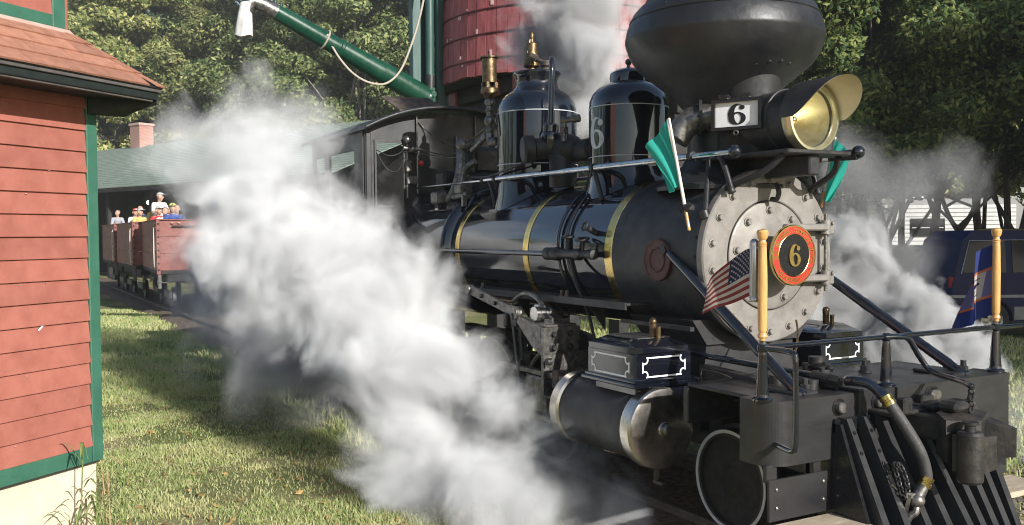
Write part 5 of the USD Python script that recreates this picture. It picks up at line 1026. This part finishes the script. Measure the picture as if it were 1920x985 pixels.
def tree(name, lbl, loc, rz, seed, h, zc, R, nclump, nleaf, size, crad, mat_, bark, trunks=1, group=None, spread=0., droop=0., stems=None):
    rs_ = np.random.RandomState(seed)
    t = Thing(name, lbl, 'tree', loc, rz, group)
    cz, rz_ = (h + zc) / 2, (h - zc) / 2
    C = []
    while len(C) < nclump:
        v = rs_.normal(0, 1, 3); v /= np.linalg.norm(v); k = rs_.uniform(.30, 1.0) ** .55
        lump = .55 + .9 * meshkit.fbm(v * 2.4 + seed, 3, seed)
        p = v * k * lump * np.array((R, R, rz_)) + (0, 0, cz)
        if p[2] > zc - droop: C.append(p)
    C = np.array(C)
    per = nleaf // nclump
    P_, N_ = [], []
    for c in C:
        q = rs_.normal(0, 1, (per, 3)); q /= np.linalg.norm(q, axis=1, keepdims=True); rad = crad * rs_.uniform(.6, 1.4)
        pts = c + q * (rs_.uniform(0.35, 1, per) ** .5)[:, None] * rad * np.array((1.15, 1.15, .72))
        out = c - (0, 0, cz - rz_ * .5); out = out / (np.linalg.norm(out) + 1e-6)
        P_.append(pts); N_.append(q * .7 + out * .55 + (0, 0, .12))
    t.part('crown', leaves(np.vstack(P_), np.vstack(N_), size, rs_), mat_, False, world=False, kind='stuff', per=4)
    for pts, r0, r1 in stems or []: # each stem with its own lean, then limbs up into the crown
        q = spline(pts, 6); tp = t.part('trunk', tube(q, np.linspace(r0, r1, len(q)), 10), bark, True, world=False)
        for j in range(4):
            c = C[rs_.randint(len(C))]; s0 = q[len(q) // 2 + rs_.randint(len(q) // 2 - 1)]
            t.part('branch', tube(spline([s0, s0 + (c - s0) * .5 + (0, 0, .2), c], 4), np.linspace(r1 * .8, r1 * .25, 9), 6), bark, True, world=False, parent=tp)
    for k in range(0 if stems else trunks):
        a = rs_.uniform(0, 2 * PI) if trunks > 1 else 0; lean = spread * (1 if trunks > 1 else .3)
        top = np.array((math.cos(a + k * 2.4) * lean, math.sin(a + k * 2.4) * lean, cz))
        base = np.array((math.cos(a + k * 2.4), math.sin(a + k * 2.4), 0)) * (.22 if trunks > 1 else 0)
        mid = base + (top - base) * .45 + rs_.normal(0, .12, 3) * np.array((1, 1, 0)) * h / 10
        r0 = .018 * h / math.sqrt(trunks) + .04
        tp = t.part('trunk', tube(spline([base - (0, 0, .3), base + (top - base) * .15, mid, top], 5), np.linspace(r0 * 1.15, r0 * .35, 16), 10), bark, True, world=False)
        for j in range(7):
            c = C[rs_.randint(len(C))]; s0 = base + (mid - base) * rs_.uniform(.75, 1) if j < 3 else mid + (top - mid) * rs_.uniform(0, .8)
            t.part('branch', tube(spline([s0, s0 + (c - s0) * .5 + (0, 0, .08 * h * .3), c], 4), np.linspace(r0 * .42, r0 * .1, 9), 6), bark, True, world=False, parent=tp)
    return t
G1 = 'tall trees behind the station'
kinds = [('broad yellow-green tree', tree('broadleaf_tree', 'yellow-green tall tree behind the station, at the shed roof corner', (-79.0, 4.9, GZ), 0, 11, 27, 2.0, 8.0, 115, 80000, .21, 1.45, M['leafA'], M['bark'])),
         ('mid-green tree', tree('broadleaf_tree', 'mid-green tall tree behind the station, left of the raised spout end', (-87.0, 11.0, GZ), 0, 23, 29, 2.0, 8.5, 115, 80000, .21, 1.5, M['leafB'], M['bark'])),
         ('pale-trunked tree', tree('broadleaf_tree', 'leafy green tree with pale trunks behind the station ridge, under the spout', (-59.5, 18.6, GZ), 0, 37, 24, 4.5, 6.5, 170, 75000, .17, 1.15, M['leafB'], M['barkp'], 3, spread=2.2))]
for (x, y, rz, s, k, lb) in ((-88.2, .7, 1.0, 1.0, 1, 'green tall tree behind the station chimney, mostly behind the shed'), (-76.2, 13.9, 2.2, .95, 0, 'yellow-green tall tree behind the station, seen below the canvas spout sleeve'), (-68.2, 16.9, 3.1, .92, 1, 'green tall tree behind the middle of the raised spout'),
        (-62.5, 23.2, 4.0, 1.05, 2, 'leafy tree with pale trunks beside the green tower posts'), (-66.9, 30.7, .6, 1.0, 1, 'tall green tree hidden mostly behind the water tank'), (-105.6, 6.4, 1.9, 1.05, 0, 'far yellow-green tree high behind the left tree row'),
        (-103.0, 17.2, 2.9, .98, 1, 'far green tree high behind the spout elbow'), (-90.4, 25.5, 5.1, 1.05, 0, 'far yellow-green tree high behind the spout pipe'), (-86.8, 36.1, .3, .98, 1, 'far green tree behind the green tower posts'), (-54, 29.5, 1.2, .9, 1, 'green tree behind the right half of the water tank')):
    copy_of(kinds[k][1], 'broadleaf_tree', lb, 'tree', (x, y, GZ), rz, None, (s, s, s))
G2 = [tree('shade_tree', 'dark green spreading tree with two crossing stems before the camper window', (-11.2, 15.5, GZ), 0, 51, 10.0, 3.3, 4.2, 220, 90000, .080, .60, M['leafC'], M['bark'], 3, spread=1.6, droop=.4, stems=[([np.array((.489 * a, .872 * a, z)) for a, z in st_], r0, r1) for st_, r0, r1 in ((((.22, -.3), (.0, 1.1), (-.34, 2.3), (-.9, 5.0)), .15, .07), (((.30, -.3), (.22, 1.1), (.14, 2.4), (.35, 6.0)), .12, .06), (((.38, -.3), (.62, 1.1), (1.03, 2.4), (1.1, 5.6)), .15, .07), (((.70, 1.35), (1.2, 1.72), (1.9, 2.5), (2.6, 4.2)), .085, .05))]),
      tree('shade_tree', 'yellow-topped tree rising behind the headlight and smokestack', (-20.0, 24.2, GZ), .0, 67, 15.5, 3.2, 5.2, 140, 85000, .12, .85, M['leafA'], M['bark'], 2, spread=1.4, droop=.3)]
for (x, y, rz, s, k, lb) in ((-9.6, 17.9, 2.0, 1.02, 0, 'dark green tree whose trunk rises behind the blue van roof'), (-4.6, 18.8, 4.1, 1.08, 0, 'dark green tree at the upper right corner of the view'), (-15.0, 17.5, 5.3, .98, 0, 'dark green tree behind the right-hand steam, left of the pickup'),
        (-20.1, 28.6, 1.1, 1.0, 1, 'green tree behind the first camper trailer roof'), (-17.0, 33.5, 2.3, 1.05, 1, 'green tree behind the second camper trailer'), (-24.5, 25.5, 3.4, 1.05, 1, 'yellow-green tree behind the smokestack'),
        (-31.7, 36.1, .4, 1.2, 1, 'far tree behind the yellow-topped tree'), (-28, 44, 1.4, 1.2, 1, 'far tree high behind the camper trailers'), (-22, 47, 5.0, 1.2, 1, 'far tree behind the dark green trees at the right edge'), (-32.0, 31.5, 2.7, 1.15, 1, 'far tree hidden behind the big smokestack'), (-41, 30, 4.4, 1.2, 1, 'far tree between the water tank and the smokestack')):
    copy_of(G2[k], 'shade_tree', lb, 'tree', (x, y, GZ), rz, None, (s, s, s))
# the trees that stand towards the sun and across the line (they shade the parked cars and show in the boiler's shine)
for (x, y, rz, s, k, lb) in ((9, 15.8, .2, 1.35, 0, 'spreading shade tree outside the view, nearest the line'), (13, 18.2, 1.2, 1.35, 0, 'spreading shade tree outside the view, behind the first')):
    copy_of(G2[k], 'shade_tree', lb, 'tree', (x, y, GZ), rz, None, (s, s, s))
for i_, (x, y, rz, s, k) in enumerate(((-48, -25, .2, .45, 0), (-42, -31, 1.2, .5, 1), (-36, -36, 2.2, .42, 0), (-55, -20, 3.2, .5, 1), (-28, -40, 4.2, .45, 0), (-18, -44, 5.2, .5, 1), (-64, -14, 5.9, .55, 0))):
    copy_of(kinds[k][1], 'broadleaf_tree', ('first', 'second', 'third', 'fourth', 'fifth', 'sixth', 'seventh')[i_] + ' tree of the field edge outside the view', 'tree', (x, y, GZ), rz, None, (s, s, s))

# ------------------------------------------------------------------ grass and weeds
def blades(n, xr, yr, hmin, hmax, wd, seed, px=1.0, keep=None):
    rs_ = np.random.RandomState(seed)
    u_ = rs_.uniform(0, 1, n) ** px; x = xr[1] + (xr[0] - xr[1]) * u_; y = rs_.uniform(*yr, n)
    if keep is not None: k = keep(x, y) & ((meshkit.fbm(np.stack([x * 1.1, y * 1.1, 0 * x + 3], -1), 3, 15) < .56) | (rs_.uniform(0, 1, n) < .22)); x, y = x[k], y[k]; n = len(x)
    z = gheight(x, y) - .01
    far = np.clip((xr[1] - x) / 12, 0, 1)
    tall = .6 + .9 * meshkit.fbm(np.stack([x * 1.3, y * 1.3, 0 * x], -1), 3, 7)
    h_ = rs_.uniform(hmin, hmax, n) * tall; w_ = wd * (1 + 1.6 * far) * rs_.uniform(.7, 1.3, n); a = rs_.uniform(0, 2 * PI, n); l_ = rs_.uniform(.1, .75, n) * h_; b = rs_.uniform(0, 2 * PI, n)
    o = np.stack([x, y, z], 1); s = np.stack([np.cos(a), np.sin(a), 0 * a], 1) * w_[:, None]; tip = np.stack([np.cos(b) * l_, np.sin(b) * l_, h_], 1); mid = tip * np.array((.38, .38, .62))
    V = np.stack([o - s, o + s, o + mid + s * .7, o + mid - s * .7, o + tip], 1).reshape(-1, 3); i = np.arange(n)[:, None] * 5
    return trimesh.Trimesh(V, np.vstack([i + [0, 1, 2], i + [0, 2, 3], i + [3, 2, 4]]), process=False)
grass_m = usdkit.material(stage, L + 'grass_blade', {"g": ("geometry", {}), "rn": ("attribute", {"attribute": "rnd"}), "n": ("noise_texture", {"scale": .9, "detail": 4., "roughness": .65}), "ma": ("math", {"math_type": "multiply_add", "value2": .55, "value3": -.10}), "ad": ("math", {"math_type": "add"}),
    "r": ("rgb_ramp", {"ramp": [(.15, (.12, .23, .06)), (.40, (.29, .40, .12)), (.62, (.48, .53, .22)), (.9, (.66, .62, .34))]}), "p": ("principled_bsdf", {"roughness": .6, "specular_ior_level": .3}), "t": ("translucent_bsdf", {}), "m": ("mix_closure", {"fac": .42})},
    [("g.position", "n.vector"), ("rn.fac", "ma.value1"), ("ma.value", "ad.value1"), ("n.fac", "ad.value2"), ("ad.value", "r.fac"), ("r.color", "p.base_color"), ("r.color", "t.color"), ("p.BSDF", "m.closure1"), ("t.BSDF", "m.closure2")], surface="m.closure")
def lawn(x, y): # the verge ends raggedly at the gravel; nothing grows through the shed
    edge = -1.12 + .42 * (meshkit.fbm(np.stack([x * .8, 0 * x, 0 * x], -1), 3, 21) - .5) * 2
    q = np.stack([x - HC[0], y - HC[1]], -1); a = q @ hu[:2]; n_ = q @ hn[:2]
    return (y < edge) & ~((a > -.02) & (n_ < .01))
single('lawn_grass', [blades(150000, (-9, -.3), (-5.2, -.7), .018, .048, .0032, 1, 1.25, lawn), blades(60000, (-24, -8), (-5.2, -.7), .05, .10, .006, 2, 1.2, lawn), blades(9000, (-14, 0), (-1.7, -.8), .08, .17, .004, 5, 1.0, lawn)], grass_m, False, per=5, label='short sunlit and shaded lawn grass between the shed and the gravel', cat='grass', kind='stuff')
single('lawn_grass', blades(45000, (-14, 6), (1.9, 13), .05, .11, .006, 3, 1.0), grass_m, False, per=5, label='rough grass on the far side of the track, by the parked cars', cat='grass', kind='stuff')
def litter(n, seed):
    rs_ = np.random.RandomState(seed); x = -.5 - 11 * rs_.uniform(0, 1, n) ** 1.5; y = rs_.uniform(-4.6, -.8, n); k = lawn(x, y) | (y > -1.3); x, y = x[k], y[k]
    p = np.stack([x, y, gheight(x, y) + .028], 1)
    return leaves(p, np.tile((0, 0, 1.), (len(p), 1)), .032, rs_)
single('fallen_leaves', litter(700, 41), wmat('dry_leaf', (.20, .11, .04), (.42, .28, .10), (.7, .8), scale=20, island=.3), False, per=4, label='brown fallen leaves strewn over the lawn', cat='leaves', kind='stuff')
weed_m = wmat('weed_green', (.09, .14, .035), (.22, .24, .08), (.6, .7), scale=20)
dry_m = wmat('dry_stem', (.26, .17, .08), (.42, .32, .17), (.7, .8), scale=20)
rng = random.Random(31)
for k, (a, n_, h_, dry, lb) in enumerate(((.015, .06, .95, True, 'tall dry brown stem standing at the shed corner'), (.055, .12, .72, True, 'bent dry stem in front of the pale foundation, nearest the corner'), (.27, .10, .90, False, 'tall thin green stem with a drooping top before the foundation'), (.20, .16, .62, False, 'leafy green weed low against the pale foundation'), (-.10, .02, .70, False, 'green weed tuft right of the shed corner'), (.09, .15, .55, False, 'short green grass tuft between the foundation stems'), (.34, .14, .50, False, 'low green weed at the left of the foundation'))):
    b = hp3(a, n_, GZ - .05); t = Thing('weed', lb, 'weed', b); mm = dry_m if dry else weed_m
    lean = np.array((rng.uniform(-.08, .08), rng.uniform(-.08, .08), 0)); top = b + Z_ * h_ + lean
    kink = b + Z_ * h_ * .6 + lean * .3
    t.part('stem', tube(spline([b, kink, top, top + lean * .8 - Z_ * .06], 6), np.linspace(.006, .002, 19), 6), mm, True)
    for j in range(4 if dry else 11):
        s0 = b + (top - b) * rng.uniform(.25, .95); a_ = rng.uniform(0, 2 * PI); ll = rng.uniform(.10, .24)
        d1 = np.array((math.cos(a_), math.sin(a_), 0)); pts = [s0, s0 + d1 * ll * .5 + Z_ * ll * .55, s0 + d1 * ll + Z_ * ll * .25]
        w0 = np.cross(d1, Z_) * rng.uniform(.005, .011); sp3 = spline(pts, 4); wv = np.sin(np.linspace(.15, PI, len(sp3)))[:, None]
        V = np.stack([sp3 - w0 * wv, sp3 + w0 * wv], 1).reshape(-1, 3); i = np.arange(len(sp3) - 1)[:, None] * 2
        t.part('leaf', trimesh.Trimesh(V, np.vstack([i + [0, 1, 3], i + [0, 3, 2]]), process=False), mm, True)

# ------------------------------------------------------------------ steam
def steam(name, lbl, blobs, dens, nscale, lo, hi, gain=1.5, base=-1.90, seed=0., g=-.38, detail=6.5, col=(.98, .99, 1.), amp=2.55, grow=1.35):
    blobs = [(x, y, z, R * grow) for x, y, z, R in blobs]
    sph = []
    for (x, y, z, R) in blobs:
        s = trimesh.creation.icosphere(3, R * 1.015); s.apply_translation((x, y, z)); sph.append(m3.Manifold(m3.Mesh(np.asarray(s.vertices, np.float32), np.asarray(s.faces, np.uint32))))
    q = m3.Manifold.batch_boolean(sph, m3.OpType.Add).to_mesh(); mesh = trimesh.Trimesh(q.vert_properties[:, :3], q.tri_verts, process=False)
    n = {"g": ("geometry", {}), "mp": ("mapping", {"location": (seed, seed * .7, 0)}), "n": ("noise_texture", {"scale": nscale, "detail": detail, "roughness": .63, "distortion": .45})}
    l = [("g.position", "mp.vector"), ("mp.vector", "n.vector")]; prev = None
    for i, (x, y, z, R) in enumerate(blobs):
        n[f"s{i}"] = ("vector_math", {"math_type": "distance", "vector2": (x, y, z)}); n[f"m{i}"] = ("map_range", {"from_min": 0., "from_max": R, "to_min": 1., "to_max": 0., "clamp": True})
        l += [("g.position", f"s{i}.vector1"), (f"s{i}.value", f"m{i}.value")]
        if prev:
            n[f"a{i}"] = ("math", {"math_type": "smoothmax", "value3": .12}); l += [(prev, f"a{i}.value1"), (f"m{i}.result", f"a{i}.value2")]; prev = f"a{i}.value"
        else: prev = f"m{i}.result"
    n["c"] = ("math", {"math_type": "multiply_add", "value2": gain, "value3": base}); n["e"] = ("math", {"math_type": "multiply_add", "value2": amp}); n["f"] = ("map_range", {"from_min": lo, "from_max": hi, "to_min": 0., "to_max": dens, "clamp": True})
    n["v"] = ("principled_volume", {"color": col, "anisotropy": g})
    l += [(prev, "c.value1"), ("n.fac", "e.value1"), ("c.value", "e.value3"), ("e.value", "f.value"), ("f.result", "v.density")]
    single(name, mesh, usdkit.material(stage, L + name + '_' + str(int(seed * 10)), n, l, volume="v.volume"), True, label=lbl, cat='steam', kind='stuff')
steam('steam_cloud', 'big white steam cloud rolling back from the cylinder past the cab', [(-.65, -1.55, .10, .34), (-1.0, -1.7, .2, .56), (-1.7, -1.85, .25, .78), (-1.65, -1.72, .95, .50), (-1.15, -1.58, .70, .30), (-2.15, -1.78, .92, .72), (-3.0, -1.8, 1.22, .92), (-4.1, -1.82, 1.48, 1.10), (-5.4, -1.8, 1.75, 1.18), (-7.0, -1.85, 2.0, 1.12), (-8.3, -1.9, 2.4, .85), (-3.8, -1.7, 1.8, .62)], 3.7, 1.45, .0, .64)
steam('steam_wisp', 'thin grey steam drifting over the coaches and shed roof at left', [(-9.8, -1.6, 3.0, 1.4), (-10.6, -1.8, 1.3, 1.1), (-8.2, -1.6, 3.5, 1.0), (-7.5, -1.7, .8, 1.2), (-5.2, -1.9, .8, 1.1), (-12.2, -1.2, 1.4, .9), (-6.0, -1.6, 2.9, .9)], .7, 1.1, .0, .5, seed=3.)
steam('steam_wisp', 'thin bluish steam on the ground under the front cylinder', [(-.60, -1.30, .05, .52), (-.9, -1.2, .3, .5), (-.25, -1.1, .05, .36)], .9, 2.0, .0, .5, seed=7.)
steam('steam_cloud', 'bright steam burst over the steam dome in front of the red tank', [(-3.55, .45, 4.15, .58), (-4.0, .5, 4.0, .42), (-3.15, .45, 3.66, .44), (-3.05, .45, 3.2, .34), (-2.85, .45, 3.88, .44), (-3.5, .5, 4.7, .65), (-3.05, .5, 4.3, .55)], 5.5, 2.0, .03, .55, seed=1., base=-1.72)
steam('steam_cloud', 'white steam cloud beyond the front deck on the far side', [(-.9, 2.0, 1.1, .68), (-1.05, 2.0, 1.68, .50), (-.6, 2.0, .85, .68), (-1.0, 1.7, .5, .80), (-1.4, 1.55, 1.2, .62), (-.38, 2.3, .6, .55)], 15., 1.5, .02, .5, seed=5., base=-1.58, g=-.22)
steam('steam_wisp', 'faint grey steam rising before the dark trees right of the headlight', [(-.9, 2.1, 2.2, .60), (-.5, 2.25, 2.35, .50), (-.15, 2.35, 2.5, .42), (-.55, 2.2, 1.75, .45), (-1.1, 2.1, 2.6, .5), (-.1, 2.4, .9, .40), (.3, 2.5, .5, .45)], .65, 1.8, .0, .5, seed=9.)

# ------------------------------------------------------------------ thin morning haze
hz = usdkit.material(stage, L + 'haze', {"v": ("principled_volume", {"color": (.93, .96, 1.), "density": .0007, "anisotropy": .1})}, [], volume="v.volume")
single('haze', span((-430, -430, -1.4), (430, 430, 30)), hz, False, kind='stuff')
